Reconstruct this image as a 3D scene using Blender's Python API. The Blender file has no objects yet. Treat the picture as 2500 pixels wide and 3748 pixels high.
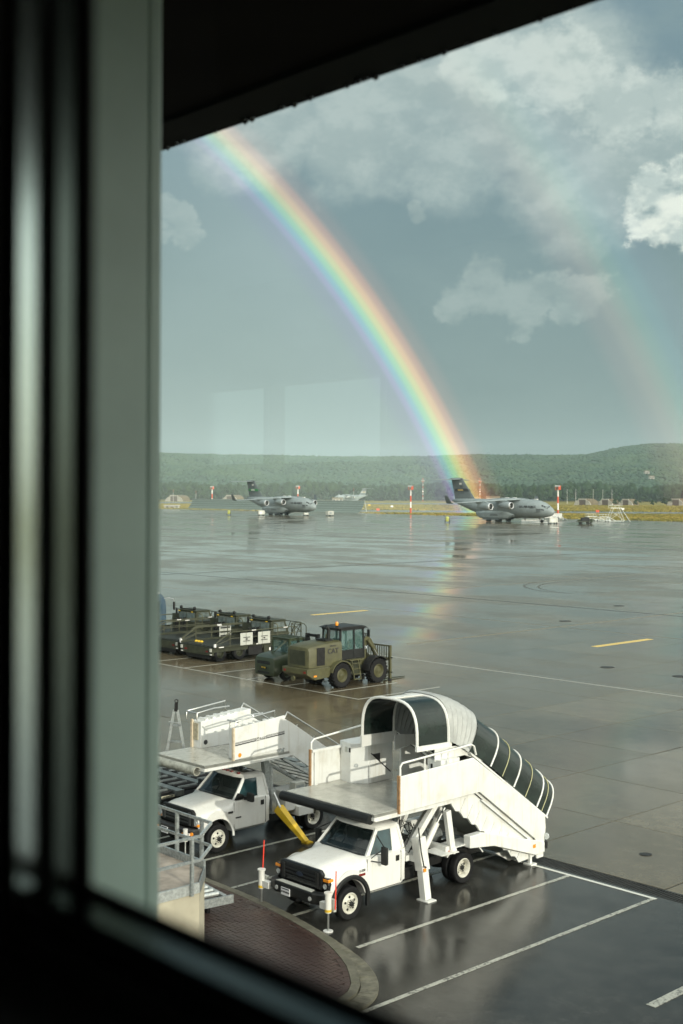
import bpy, bmesh, math, random
import numpy as np
from mathutils import Vector, Matrix, Euler
R = math.radians
random.seed(7); rng = np.random.default_rng(7)
sc = bpy.context.scene
COL = sc.collection

# ---------------------------------------------------------------- camera
EYE = 10.4
cam_d = bpy.data.cameras.new('camera'); cam = bpy.data.objects.new('camera', cam_d); COL.objects.link(cam)
cam.location = (0, 0, EYE)
cam.rotation_euler = (R(90), -0.004, R(47))
cam_d.sensor_fit = 'VERTICAL'; cam_d.sensor_height = 36; cam_d.sensor_width = 24
cam_d.lens = 43.8; cam_d.shift_y = -0.0183
cam_d.clip_start = 0.02; cam_d.clip_end = 20000
cam_d.dof.use_dof = True; cam_d.dof.focus_distance = 48; cam_d.dof.aperture_fstop = 2.8
sc.camera = cam

# ---------------------------------------------------------------- light
SUN_DIR = Vector((-math.sin(R(80)) * math.cos(R(15.5)), math.cos(R(80)) * math.cos(R(15.5)), -math.sin(R(15.5))))
sun_d = bpy.data.lights.new('sun', 'SUN'); sun_d.energy = 3.1; sun_d.angle = R(0.6); sun_d.color = (1.0, 0.93, 0.80)
sun = bpy.data.objects.new('sun', sun_d); COL.objects.link(sun); sun.location = (60, -20, 60)
sun.rotation_euler = SUN_DIR.to_track_quat('-Z', 'Y').to_euler()
sc.view_settings.view_transform = 'Standard'; sc.view_settings.look = 'None'
sc.view_settings.exposure = 0.27; sc.view_settings.gamma = 1.0; sc.view_settings.use_curve_mapping = False
sc.cycles.use_denoising = True
sc.cycles.max_bounces = 10; sc.cycles.transparent_max_bounces = 24
sc.cycles.volume_bounces = 0; sc.cycles.glossy_bounces = 4; sc.cycles.diffuse_bounces = 3
sc.cycles.sample_clamp_indirect = 6.0; sc.cycles.caustics_reflective = False; sc.cycles.caustics_refractive = False

world = bpy.data.worlds.new('World'); sc.world = world; world.use_nodes = True
wt = world.node_tree; wt.nodes.clear()
def wn(t, **k):
    n = wt.nodes.new(t)
    for a, b in k.items(): setattr(n, a, b)
    return n
def wl(a, b): wt.links.new(a, b)
def wmath(op, a, b=None, clamp=False):
    n = wn('ShaderNodeMath', operation=op, use_clamp=clamp)
    for i, v in enumerate((a, b)):
        if v is None: continue
        if isinstance(v, (int, float)): n.inputs[i].default_value = v
        else: wl(v, n.inputs[i])
    return n.outputs[0]
def wmix(f, a, b):
    n = wn('ShaderNodeMix', data_type='RGBA')
    for i, v in zip((0, 6, 7), (f, a, b)):
        if isinstance(v, (int, float)): n.inputs[i].default_value = v
        elif isinstance(v, tuple): n.inputs[i].default_value = v + (1,)
        else: wl(v, n.inputs[i])
    return n.outputs[2]
def wsmooth(v, a, b, lo=0.0, hi=1.0):
    n = wn('ShaderNodeMapRange', interpolation_type='SMOOTHSTEP')
    wl(v, n.inputs[0]); n.inputs[1].default_value = a; n.inputs[2].default_value = b
    n.inputs[3].default_value = lo; n.inputs[4].default_value = hi
    return n.outputs[0]
def dirv(az, el):            # az: degrees to the right of the view heading
    a = R(47 - az); e = R(el)
    return (-math.sin(a) * math.cos(e), math.cos(a) * math.cos(e), math.sin(e))
tc = wn('ShaderNodeTexCoord').outputs['Generated']
sky = wn('ShaderNodeTexSky', sky_type='NISHITA', sun_disc=False, sun_elevation=R(15.5), sun_rotation=R(100), altitude=240, air_density=1.4, dust_density=2.2, ozone_density=1.5)
sep = wn('ShaderNodeSeparateXYZ'); wl(tc, sep.inputs[0]); EL = sep.outputs[2]
def noise(scale, detail=6, rough=0.55, vec=tc, stretch=None):
    n = wn('ShaderNodeTexNoise'); n.inputs['Scale'].default_value = scale; n.inputs['Detail'].default_value = detail; n.inputs['Roughness'].default_value = rough
    if stretch:
        m = wn('ShaderNodeVectorMath', operation='MULTIPLY'); wl(vec, m.inputs[0]); m.inputs[1].default_value = stretch; vec = m.outputs[0]
    wl(vec, n.inputs['Vector']); return n
nw = noise(7, 9, 0.62)
off = wn('ShaderNodeVectorMath', operation='SUBTRACT'); wl(nw.outputs['Color'], off.inputs[0]); off.inputs[1].default_value = (.5, .5, .5)
sc_ = wn('ShaderNodeVectorMath', operation='SCALE'); wl(off.outputs[0], sc_.inputs[0]); sc_.inputs['Scale'].default_value = 0.11
ad = wn('ShaderNodeVectorMath', operation='ADD'); wl(tc, ad.inputs[0]); wl(sc_.outputs[0], ad.inputs[1])
nm = wn('ShaderNodeVectorMath', operation='NORMALIZE'); wl(ad.outputs[0], nm.inputs[0]); WD = nm.outputs[0]
def blob(az, el, ri, ro):
    d = wn('ShaderNodeVectorMath', operation='DOT_PRODUCT'); wl(WD, d.inputs[0]); d.inputs[1].default_value = dirv(az, el)
    return wsmooth(d.outputs['Value'], math.cos(R(ro)), math.cos(R(ri)))
def mx(*a):
    o = a[0]
    for b in a[1:]: o = wmath('MAXIMUM', o, b)
    return o
f1 = noise(3.2, 8, 0.6, stretch=(1, 1, 2.2)).outputs['Fac']
f2 = noise(11, 8, 0.65).outputs['Fac']
# the storm sheet: a grey-blue rain cloud under the clear sky, all round
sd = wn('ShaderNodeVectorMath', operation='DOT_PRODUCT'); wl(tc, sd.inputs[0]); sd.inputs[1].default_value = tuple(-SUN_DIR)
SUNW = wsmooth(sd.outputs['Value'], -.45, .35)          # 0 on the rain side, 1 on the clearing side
storm = wmath('MULTIPLY', wsmooth(EL, 0.55, 0.05, 0.66, 0.93), wsmooth(SUNW, 0, 1, 1, .2))
base = wmix(storm, sky.outputs[0], wmix(wsmooth(f1, .32, .68), (.83, 1.27, 1.46), (1.03, 1.50, 1.68)))
# thin high cloud everywhere (brightened on the unseen sun side for more fill light)
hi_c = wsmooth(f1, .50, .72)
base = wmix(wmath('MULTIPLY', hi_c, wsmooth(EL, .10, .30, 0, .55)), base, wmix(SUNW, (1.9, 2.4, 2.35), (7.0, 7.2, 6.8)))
base = wmix(wmath('MULTIPLY', SUNW, wsmooth(f1, .3, .6, .35, .75)), base, (15.0, 14.6, 13.4))   # bright unseen cloud on the sun side, added to fill the shaded sides
# the clouds that stand in the view: soft blobs broken up by fine billows, lit from above and behind the viewer
def bil(dz, scale, det=10):
    v = tc
    if dz:
        a_ = wn('ShaderNodeVectorMath', operation='ADD'); wl(tc, a_.inputs[0]); a_.inputs[1].default_value = (0, 0, dz); v = a_.outputs[0]
    return noise(scale, det, .60, vec=v, stretch=(1, 1, 1.5)).outputs['Fac']
b1, b2_, b3, b4 = bil(0, 12), bil(.022, 12), bil(0, 34), bil(.010, 34)
lit = wsmooth(wmath('ADD', wmath('SUBTRACT', b1, b2_), wmath('MULTIPLY', wmath('SUBTRACT', b3, b4), .8)), -.14, .16)
def cloud(bl, e1, e3, amt, shade, light, lo=.30, hi=.85):
    global base
    f = wmath('ADD', wmath('ADD', bl, wmath('MULTIPLY', wmath('SUBTRACT', b1, .5), e1)), wmath('MULTIPLY', wmath('SUBTRACT', b3, .5), e3))
    f = wmath('MULTIPLY', wsmooth(f, lo, hi), wsmooth(bl, 0, .25))
    base = wmix(wmath('MULTIPLY', f, amt), base, wmix(lit, shade, light))
big = mx(blob(9, 18.0, 1.5, 6.0), blob(4.5, 17.0, 1.2, 5.6), blob(14, 15.6, 1.8, 4.6), blob(0.5, 16.6, .6, 4.6), blob(11, 14.6, 1.5, 5.0), blob(16.5, 14.6, 1.0, 3.6), blob(-4, 16.6, .2, 4.0))
cloud(big, 1.15, .35, .72, (2.75, 3.22, 3.18), (3.45, 3.88, 3.76), .15, 1.15)
cloud(mx(blob(9.4, 18.8, .6, 2.6), blob(6.5, 18.6, .4, 2.2), blob(15.2, 17.0, .6, 2.6), blob(12.5, 17.0, .4, 2.6)), 1.6, 1.6, .62, (3.3, 3.75, 3.65), (4.4, 4.7, 4.45))
cloud(mx(blob(14.6, 12.4, .5, 2.3), blob(13.2, 11.9, .3, 1.6), blob(15.8, 13.0, .5, 2.0)), .8, 2.2, .92, (3.4, 3.85, 3.75), (5.6, 5.7, 5.2))
cloud(mx(blob(6.5, 9.6, .3, 1.9), blob(8.6, 9.0, .4, 2.1), blob(10.8, 8.6, .3, 1.8), blob(5.3, 9.0, .2, 1.4)), 1.0, 2.0, .48, (2.1, 2.55, 2.55), (3.0, 3.4, 3.3))
cloud(mx(blob(-7.0, 12.2, .02, 1.5), blob(3.6, 12.8, .02, .8)), 1.0, 3.2, .40, (2.2, 2.65, 2.65), (3.0, 3.4, 3.3))
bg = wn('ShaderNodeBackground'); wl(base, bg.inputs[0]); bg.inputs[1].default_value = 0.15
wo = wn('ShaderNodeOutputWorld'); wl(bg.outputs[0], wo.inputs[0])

# ---------------------------------------------------------------- mesh and object helpers
class MB:
    def __init__(s): s.v = []; s.f = []
    def add(s, v, f):
        o = len(s.v); s.v += [tuple(p) for p in v]; s.f += [tuple(i + o for i in q) for q in f]; return s
    def box(s, x0, x1, y0, y1, z0, z1):
        return s.add([(x0,y0,z0),(x1,y0,z0),(x1,y1,z0),(x0,y1,z0),(x0,y0,z1),(x1,y0,z1),(x1,y1,z1),(x0,y1,z1)],
                     [(0,3,2,1),(4,5,6,7),(0,1,5,4),(1,2,6,5),(2,3,7,6),(3,0,4,7)])
    def obox(s, c, size, m=None):          # box about c, turned by matrix m
        h = Vector(size) / 2; c = Vector(c); m = m or Matrix.Identity(3)
        vs = [c + m @ Vector((sx*h.x, sy*h.y, sz*h.z)) for sz in (-1,1) for sx, sy in ((-1,-1),(1,-1),(1,1),(-1,1))]
        return s.add(vs, [(0,3,2,1),(4,5,6,7),(0,1,5,4),(1,2,6,5),(2,3,7,6),(3,0,4,7)])
    def bar(s, p, q, w, t, up=(0,0,1)):    # rectangular bar from p to q
        p = Vector(p); q = Vector(q); d = q - p; L = d.length; d.normalize()
        u = Vector(up)
        if abs(d.dot(u)) > .98: u = Vector((1,0,0))
        a = d.cross(u).normalized(); b = a.cross(d)
        m = Matrix((a, d, b)).transposed()
        return s.obox((p + q) / 2, (w, L, t), m)
    def cyl(s, p, q, r, r2=None, n=12, cap=True):
        p = Vector(p); q = Vector(q); d = (q - p).normalized(); r2 = r if r2 is None else r2
        u = Vector((0,0,1)) if abs(d.z) < .95 else Vector((1,0,0))
        a = d.cross(u).normalized(); b = d.cross(a)
        vs = []
        for k in range(n):
            t = 2*math.pi*k/n; e = a*math.cos(t) + b*math.sin(t); vs += [p + e*r, q + e*r2]
        fs = [(2*k, 2*k+1, (2*k+3) % (2*n), (2*k+2) % (2*n)) for k in range(n)]
        if cap: fs += [tuple(2*k for k in range(n)), tuple(2*k+1 for k in reversed(range(n)))]
        return s.add(vs, fs)
    def tube(s, pts, r, n=8, closed=False):
        pts = [Vector(p) for p in pts]; m = len(pts); vs = []; fs = []
        pa = None
        for i, p in enumerate(pts):
            if closed: d = (pts[(i+1) % m] - pts[i-1])
            else: d = pts[min(i+1, m-1)] - pts[max(i-1, 0)]
            d.normalize()
            if pa is None:
                u = Vector((0,0,1)) if abs(d.z) < .9 else Vector((1,0,0)); a = d.cross(u).normalized()
            else:
                a = (pa - d * pa.dot(d)).normalized()
            pa = a; b = d.cross(a)
            for k in range(n):
                t = 2*math.pi*k/n; vs.append(p + (a*math.cos(t) + b*math.sin(t)) * r)
        rng_ = range(m) if closed else range(m-1)
        for i in rng_:
            j = (i+1) % m
            for k in range(n): fs.append((i*n+k, i*n+(k+1) % n, j*n+(k+1) % n, j*n+k))
        if not closed: fs += [tuple(reversed(range(n))), tuple((m-1)*n+k for k in range(n))]
        return s.add(vs, fs)
    def prism(s, poly, axis, a, b):        # polygon extruded along an axis; x: (y,z), y: (x,z), z: (x,y)
        f = {'x': lambda p, t: (t, p[0], p[1]), 'y': lambda p, t: (p[0], t, p[1]), 'z': lambda p, t: (p[0], p[1], t)}[axis]
        n = len(poly); vs = [f(p, a) for p in poly] + [f(p, b) for p in poly]
        return s.add(vs, [tuple(range(n)), tuple(reversed(range(n, 2*n)))] + [(k, (k+1) % n, n+(k+1) % n, n+k) for k in range(n)])
    def lathe(s, prof, c, axis='x', n=24):  # profile (radius, position along axis)
        c = Vector(c); vs = []; fs = []; m = len(prof)
        for k in range(n):
            t = 2*math.pi*k/n; ct, st = math.cos(t), math.sin(t)
            for r, h in prof:
                vs.append(c + Vector({'x': (h, r*ct, r*st), 'y': (r*ct, h, r*st), 'z': (r*ct, r*st, h)}[axis]))
        for k in range(n):
            for j in range(m-1): fs.append((k*m+j, k*m+j+1, ((k+1) % n)*m+j+1, ((k+1) % n)*m+j))
        return s.add(vs, fs)
    def loft(s, rings, closed=True, cap=True):
        n = len(rings[0]); vs = [p for r in rings for p in r]; fs = []
        for i in range(len(rings)-1):
            for k in range(n if closed else n-1):
                fs.append((i*n+k, i*n+(k+1) % n, (i+1)*n+(k+1) % n, (i+1)*n+k))
        if cap: fs += [tuple(reversed(range(n))), tuple((len(rings)-1)*n+k for k in range(n))]
        return s.add(vs, fs)
    def mesh(s, name, smooth=False):
        me = bpy.data.meshes.new(name); me.from_pydata([tuple(p) for p in s.v], [], s.f); me.update()
        bm = bmesh.new(); bm.from_mesh(me); bmesh.ops.recalc_face_normals(bm, faces=bm.faces); bm.to_mesh(me); bm.free()
        if smooth:
            me.polygons.foreach_set('use_smooth', [True]*len(me.polygons)); me.set_sharp_from_angle(angle=R(38))
        return me
    def build(s, name, mat, parent=None, smooth=False, bevel=0, loc=None):
        o = bpy.data.objects.new(name, s.mesh(name, smooth)); COL.objects.link(o)
        if mat: o.data.materials.append(mat)
        if parent: o.parent = parent
        if loc: o.location = loc
        if bevel:
            b = o.modifiers.new('bevel', 'BEVEL'); b.width = bevel; b.segments = 2; b.limit_method = 'ANGLE'; b.angle_limit = R(40)
        return o
def tag(o, label=None, cat=None, group=None, kind=None):
    if label: o['label'] = label
    if cat: o['category'] = cat
    if group: o['group'] = group
    if kind: o['kind'] = kind
    return o
def thing(name, label, cat, loc=(0,0,0), rz=0, group=None):
    o = bpy.data.objects.new(name, None); COL.objects.link(o); o.location = loc; o.rotation_euler = (0,0,rz)
    return tag(o, label, cat, group)
def put(me, name, mat, parent=None, loc=(0,0,0), rot=(0,0,0), scale=(1,1,1)):
    o = bpy.data.objects.new(name, me); COL.objects.link(o); o.location = loc; o.rotation_euler = rot; o.scale = scale
    if parent: o.parent = parent
    if mat and not me.materials: me.materials.append(mat)
    return o
def copy_tree(o, parent=None):
    c = o.copy(); COL.objects.link(c); c.parent = parent
    for ch in list(o.children): copy_tree(ch, c)
    return c
def text(body, size, mat, parent, loc, rot, name='lettering', align='CENTER', xs=1.0, shear=0, ext=.003):
    cu = bpy.data.curves.new(name, 'FONT'); cu.body = body; cu.size = size; cu.align_x = align; cu.align_y = 'CENTER'; cu.extrude = ext; cu.shear = shear; cu.offset = size*.012
    t = bpy.data.objects.new(name, cu); COL.objects.link(t)
    dg = bpy.context.evaluated_depsgraph_get(); me = bpy.data.meshes.new_from_object(t.evaluated_get(dg)); me.name = name
    bpy.data.objects.remove(t); bpy.data.curves.remove(cu)
    me.materials.clear(); me.materials.append(mat)
    return put(me, name, None, parent, loc, rot, (xs, 1, 1))
RIGHT = (R(90), 0, R(90))        # writing on a face that looks to +x
FRONT = (R(90), 0, 0)            # writing on a face that looks to -y

# ---------------------------------------------------------------- materials
def M(name, col, rough=.5, metal=0, var=.12, scale=3.0, bump=0, bscale=40, spec=.5, coat=0, rvar=.0, dirt=None, dscale=2.0, damt=.5, streak=None):
    m = bpy.data.materials.new(name); m.use_nodes = True; nt = m.node_tree; b = nt.nodes['Principled BSDF']
    b.inputs['Roughness'].default_value = rough; b.inputs['Metallic'].default_value = metal
    b.inputs['Specular IOR Level'].default_value = spec; b.inputs['Coat Weight'].default_value = coat; b.inputs['Coat Roughness'].default_value = .08
    geo = nt.nodes.new('ShaderNodeTexCoord').outputs['Object']
    def nz(sc_, det=5):
        n = nt.nodes.new('ShaderNodeTexNoise'); n.inputs['Scale'].default_value = sc_; n.inputs['Detail'].default_value = det; n.inputs['Roughness'].default_value = .6
        nt.links.new(geo, n.inputs['Vector']); return n.outputs['Fac']
    def mix(f, a, c):
        n = nt.nodes.new('ShaderNodeMix'); n.data_type = 'RGBA'
        nt.links.new(f, n.inputs[0])
        for i, v in ((6, a), (7, c)):
            if isinstance(v, tuple): n.inputs[i].default_value = v + (1,)
            else: nt.links.new(v, n.inputs[i])
        return n.outputs[2]
    def ramp(f, a, c):
        n = nt.nodes.new('ShaderNodeMapRange'); n.interpolation_type = 'SMOOTHSTEP'; nt.links.new(f, n.inputs[0]); n.inputs[1].default_value = a; n.inputs[2].default_value = c
        return n.outputs[0]
    lo = tuple(max(0, c*(1-var)) for c in col); hi = tuple(min(1, c*(1+var)) for c in col)
    c = mix(ramp(nz(scale), .3, .7), lo, hi)
    if dirt: 
        k = nt.nodes.new('ShaderNodeMath'); k.operation = 'MULTIPLY'; nt.links.new(ramp(nz(dscale, 8), .48, .75), k.inputs[0]); k.inputs[1].default_value = damt
        c = mix(k.outputs[0], c, dirt)
    if streak:
        mu = nt.nodes.new('ShaderNodeVectorMath'); mu.operation = 'MULTIPLY'; nt.links.new(geo, mu.inputs[0]); mu.inputs[1].default_value = (9, 9, .55)
        n = nt.nodes.new('ShaderNodeTexNoise'); n.inputs['Scale'].default_value = 1.0; n.inputs['Detail'].default_value = 6; n.inputs['Roughness'].default_value = .65; nt.links.new(mu.outputs[0], n.inputs['Vector'])
        k = nt.nodes.new('ShaderNodeMath'); k.operation = 'MULTIPLY'; nt.links.new(ramp(n.outputs['Fac'], .50, .78), k.inputs[0]); k.inputs[1].default_value = .6
        c = mix(k.outputs[0], c, streak)
    nt.links.new(c, b.inputs['Base Color'])
    if rvar:
        n = nt.nodes.new('ShaderNodeMapRange'); nt.links.new(nz(scale*.7), n.inputs[0]); n.inputs[1].default_value = .3; n.inputs[2].default_value = .7
        n.inputs[3].default_value = max(0, rough-rvar); n.inputs[4].default_value = min(1, rough+rvar); nt.links.new(n.outputs[0], b.inputs['Roughness'])
    if bump:
        n = nt.nodes.new('ShaderNodeBump'); n.inputs['Strength'].default_value = bump; n.inputs['Distance'].default_value = .01; nt.links.new(nz(bscale), n.inputs['Height']); nt.links.new(n.outputs[0], b.inputs['Normal'])
    return m
WHITE = M('white_paint', (.72,.72,.69), .28, var=.03, coat=.3, dirt=(.55,.53,.46), dscale=1.3, damt=.4, streak=(.56,.54,.47))
WHITE2 = M('white_panel', (.70,.71,.69), .40, var=.03, dirt=(.50,.47,.39), dscale=1.8, damt=.45, streak=(.48,.45,.37))
CREAM = M('cream_edge', (.62,.52,.38), .6, var=.15, scale=9)
WOODEDGE = M('wooden_edge', (.33,.19,.09), .7, var=.25, scale=12)
GALV = M('galvanised_steel', (.36,.39,.39), .45, .75, var=.25, scale=14)
GALVL = M('light_galvanised_steel', (.50,.53,.52), .42, .6, var=.2, scale=14)
STEEL = M('stainless_steel', (.55,.56,.55), .28, .9, var=.1)
DECK = M('ribbed_aluminium', (.36,.36,.33), .34, .55, var=.15, scale=4, dirt=(.12,.12,.11), dscale=16, damt=.35)
BLACK = M('black_plastic', (.013,.014,.014), .45, var=.2, spec=.3)
BLACKG = M('gloss_black', (.012,.013,.014), .15, var=.1)
RIMC = M('cream_rim', (.60,.59,.52), .45, var=.1, scale=8, dirt=(.25,.23,.19), dscale=7, damt=.7)
RUBBER = M('tyre_rubber', (.010,.010,.011), .65, var=.3, scale=8, bump=.3, spec=.2)
CHASSIS = M('chassis_black', (.014,.014,.014), .55, var=.35, scale=6, spec=.25)
WINDOW = M('dark_vehicle_glass', (.010,.016,.016), .04, var=.2, spec=.6, coat=.3)
SCREEN = M('windscreen_glass', (.010,.016,.016), .03, var=.2, spec=.6, coat=.2); SCREEN.node_tree.nodes['Principled BSDF'].inputs['Alpha'].default_value = .66
PALEGLASS = M('pale_cab_glass', (.10,.125,.12), .05, var=.4, scale=2, spec=.7, coat=.4)  # pale colour stands in for sky reflected in the loader cab windows
TEALGLASS = M('teal_side_glass', (.018,.045,.050), .04, var=.3, spec=.6, coat=.3)
CANOPY = M('smoked_canopy', (.010,.018,.015), .12, var=.3, spec=.45, dirt=(.030,.040,.034), dscale=1.0)
CORR = M('folded_grey_fabric', (.34,.355,.345), .5, var=.1, scale=6)
YELLOW = M('yellow_paint', (.72,.47,.02), .42, var=.1, dirt=(.4,.25,.05), dscale=6)
AMBER = M('amber_lens', (.80,.28,.02), .25, var=.05)
REDL = M('red_lens', (.17,.015,.012), .25, var=.1)
REDFL = M('fluorescent_red', (.85,.06,.03), .45, var=.05)
REDP = M('red_paint', (.62,.10,.05), .5, var=.1, scale=.5)
WHITEP = M('white_tower_paint', (.75,.74,.72), .5, var=.06, scale=.5)
LAMP = M('clear_lens', (.55,.58,.58), .1, .3, var=.3, scale=20)
PLATE = M('number_plate', (.70,.72,.74), .5, var=.05)
BLUE = M('blue_emblem', (.018,.026,.045), .3, var=.1)
OLIVE = M('olive_paint', (.070,.068,.029), .5, var=.18, scale=2.5, dirt=(.06,.06,.035), dscale=3, coat=.1)
OLIVEDK = M('dark_olive_paint', (.036,.040,.024), .55, var=.3, scale=3, dirt=(.016,.018,.012), dscale=5, spec=.35)
GREENDK = M('forest_green_paint', (.032,.044,.022), .42, var=.2, scale=3, dirt=(.02,.028,.018), dscale=4, coat=.15)
LIGHTPANEL = M('grey_white_panel', (.44,.45,.41), .5, var=.06)
DKLETTER = M('dark_lettering', (.03,.03,.032), .5, var=.05)
LETTER = M('pale_lettering', (.55,.55,.52), .5, var=.05)
GOLDL = M('yellow_lettering', (.60,.42,.05), .5, var=.05)
JET = M('aircraft_grey', (.235,.275,.28), .42, var=.10, scale=.35, dirt=(.11,.125,.125), dscale=.5)
JETDK = M('aircraft_dark_grey', (.115,.136,.142), .45, var=.12, scale=.4)
JETLIP = M('polished_intake_lip', (.75,.76,.76), .25, .6, var=.05)
JETIN = M('intake_interior', (.05,.052,.05), .6, var=.2)
MARKGREEN = M('green_tail_band', (.02,.20,.05), .5, var=.05)
MARKGOLD = M('gold_tail_band', (.42,.30,.10), .5, var=.1)

# ================================================================ THE SETTING
def nodes(name):
    m = bpy.data.materials.new(name); m.use_nodes = True
    nt = m.node_tree; return m, nt, nt.nodes['Principled BSDF']
def N(nt, t, **k):
    n = nt.nodes.new(t)
    for a, b in k.items():
        if a == 'inp':
            for i, v in b.items():
                if hasattr(v, 'is_output') or hasattr(v, 'links'): nt.links.new(v, n.inputs[i])
                else: n.inputs[i].default_value = v
        else: setattr(n, a, b)
    return n
def nmix(nt, f, a, b):
    n = N(nt, 'ShaderNodeMix', data_type='RGBA')
    for i, v in zip((0, 6, 7), (f, a, b)):
        if isinstance(v, (int, float)): n.inputs[i].default_value = v
        elif isinstance(v, tuple): n.inputs[i].default_value = v + (1,)
        else: nt.links.new(v, n.inputs[i])
    return n.outputs[2]
def nmap(nt, v, a, b, lo=0.0, hi=1.0):
    return N(nt, 'ShaderNodeMapRange', interpolation_type='SMOOTHSTEP', inp={0: v, 1: a, 2: b, 3: lo, 4: hi}).outputs[0]
def nnoise(nt, vec, scale, detail=5, rough=.6):
    return N(nt, 'ShaderNodeTexNoise', inp={'Vector': vec, 'Scale': scale, 'Detail': detail, 'Roughness': rough}).outputs['Fac']
def nmul(nt, vec, s):
    return N(nt, 'ShaderNodeVectorMath', operation='MULTIPLY', inp={0: vec, 1: s}).outputs[0]
def nop(nt, op, a, b):
    return N(nt, 'ShaderNodeMath', operation=op, inp={0: a, 1: b}).outputs[0]

def wet(name, lo, hi, rlo, rhi, pscale, joints=False, grain=.02, per_object=0.0, stain=(.05,.045,.035), bump=.02, dry=0.0):
    m, nt, b = nodes(name)
    pos = N(nt, 'ShaderNodeNewGeometry').outputs['Position']
    big = nnoise(nt, nmul(nt, pos, (1, 1.6, 1)), pscale, 6)
    fine = nnoise(nt, pos, 1.7, 8, .7)
    grit = nnoise(nt, pos, 45, 3, .7)
    c = nmix(nt, nmap(nt, fine, .3, .7), lo, hi)
    c = nmix(nt, nop(nt, 'MULTIPLY', nmap(nt, big, .50, .72), .55), c, stain)
    c = nmix(nt, nmap(nt, grit, .35, .75, 0, .30), c, tuple(x*.55 for x in lo))
    if per_object:
        rnd = N(nt, 'ShaderNodeObjectInfo').outputs['Random']
        c = nmix(nt, nop(nt, 'MULTIPLY', rnd, per_object), c, tuple(x*.45 for x in lo))
    if joints:
        br = N(nt, 'ShaderNodeTexBrick', offset=0.0, squash=1.0)
        mp = N(nt, 'ShaderNodeMapping', inp={'Vector': pos, 'Location': (18.16, -28.62, 0)})
        nt.links.new(mp.outputs[0], br.inputs['Vector'])
        br.inputs['Scale'].default_value = 1; br.inputs['Mortar Size'].default_value = .035; br.inputs['Brick Width'].default_value = 4.9; br.inputs['Row Height'].default_value = 4.82
        c = nmix(nt, nop(nt, 'MULTIPLY', br.outputs['Fac'], .8), c, (.03, .028, .022))
    nt.links.new(c, b.inputs['Base Color'])
    rr = nop(nt, 'ADD', nmap(nt, big, .40, .62, rhi, rlo), nmap(nt, fine, .3, .7, -.015, .03))
    nt.links.new(rr, b.inputs['Roughness'])
    b.inputs['IOR'].default_value = 1.36
    bp = N(nt, 'ShaderNodeBump', inp={'Strength': bump, 'Distance': grain, 'Height': nop(nt, 'ADD', nnoise(nt, pos, 9, 4, .7), nop(nt, 'MULTIPLY', grit, .5))})
    nt.links.new(bp.outputs[0], b.inputs['Normal'])
    return m
APRON = wet('wet_concrete', (.105,.084,.050), (.170,.142,.092), .03, .21, .05, joints=True)
SLAB = wet('wet_concrete_slab', (.112,.090,.054), (.180,.150,.097), .03, .21, .05, per_object=.5)
ASPH = wet('wet_asphalt', (.026,.026,.023), (.048,.047,.042), .03, .24, .16, stain=(.010,.011,.010), bump=.10)
FILLER = M('joint_sealant', (.022,.021,.018), .5, var=.2)

def sheet(name, poly, z, mat, kind='structure', parent=None):
    mb = MB(); mb.add([(x, y, z) for x, y in poly], [tuple(range(len(poly)))])
    o = mb.build(name, mat, parent)
    if kind and not parent: o['kind'] = kind
    return o
def far(x, D):       # ground point D metres along the view, x = sideways tangent in 1/2860
    u = (x - 784) / 2860 * D
    return (u*.682 - D*.7314, u*.7314 + D*.682)

# grassland out to the horizon
m, nt, b = nodes('airfield_grass'); pos = N(nt, 'ShaderNodeNewGeometry').outputs['Position']
g1 = nnoise(nt, nmul(nt, pos, (1, 1, 1)), .02, 6); g2 = nnoise(nt, pos, .35, 6)
c = nmix(nt, nmap(nt, g1, .35, .65), (.190,.165,.038), (.320,.240,.062)); c = nmix(nt, nmap(nt, g2, .3, .7, 0, .5), c, (.090,.110,.028))
nt.links.new(c, b.inputs['Base Color']); b.inputs['Roughness'].default_value = .9; b.inputs['Specular IOR Level'].default_value = .1; GRASS = m
mb = MB(); n = 64
mb.add([(9500*math.cos(2*math.pi*k/n), 9500*math.sin(2*math.pi*k/n), -.10) for k in range(n)], [tuple(range(n))])
tag(mb.build('ground', GRASS), kind='structure')
apron = sheet('apron', [(160,28.58),(160,395),(-170,408),(-259,421),(-472,455),(-664,463),(-1100,470),(-1100,28.58)], -.012, APRON)
asphalt = sheet('parking_bays', [(60,.9),(60,28.0),(-140,28.0),(-140,.9)], -.004, ASPH)
TAXI = wet('wet_taxiway', (.10,.10,.09), (.17,.165,.15), .12, .30, .05)
sheet('taxiway', [far(700,690), far(2000,640), far(2000,720), far(700,790)], -.05, TAXI)
sheet('runway', [far(-100,1150), far(1220,1060), far(1220,1330), far(-100,1480)], -.05, TAXI)
sheet('far_taxiway', [far(1150,860), far(2000,835), far(2000,862), far(1150,890)], -.04, TAXI)

# concrete slabs of the apron, one by one in the near field
cells = []
for i in range(-2, 30):
    for j in range(0, 26):
        x1 = -18.16 + 4.9*2 - 4.9*i; y0 = 28.62 + 4.82*j
        cx_, cy_ = x1 - 2.45, y0 + 2.41
        dep = -cx_*.7314 + cy_*.682; lat = cx_*.682 + cy_*.7314
        t = lat/dep*2860
        if -560 < t < 900: cells.append((dep, cx_, cy_))
cells.sort(); cells = cells[:290]
sm = MB().box(-2.436, 2.436, -2.397, 2.397, -.0105, 0).mesh('slab'); sm.materials.append(SLAB)
for dep, x, y in cells: put(sm, 'slab', None, apron, (x, y, random.uniform(-.0008, .0008)))
mb = MB()
for dep, x, y in cells: mb.add([(x-2.45,y-2.41,-.009),(x+2.45,y-2.41,-.009),(x+2.45,y+2.41,-.009),(x-2.45,y+2.41,-.009)], [(0,1,2,3)])
mb.build('joint_sealant', FILLER, apron)

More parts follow.
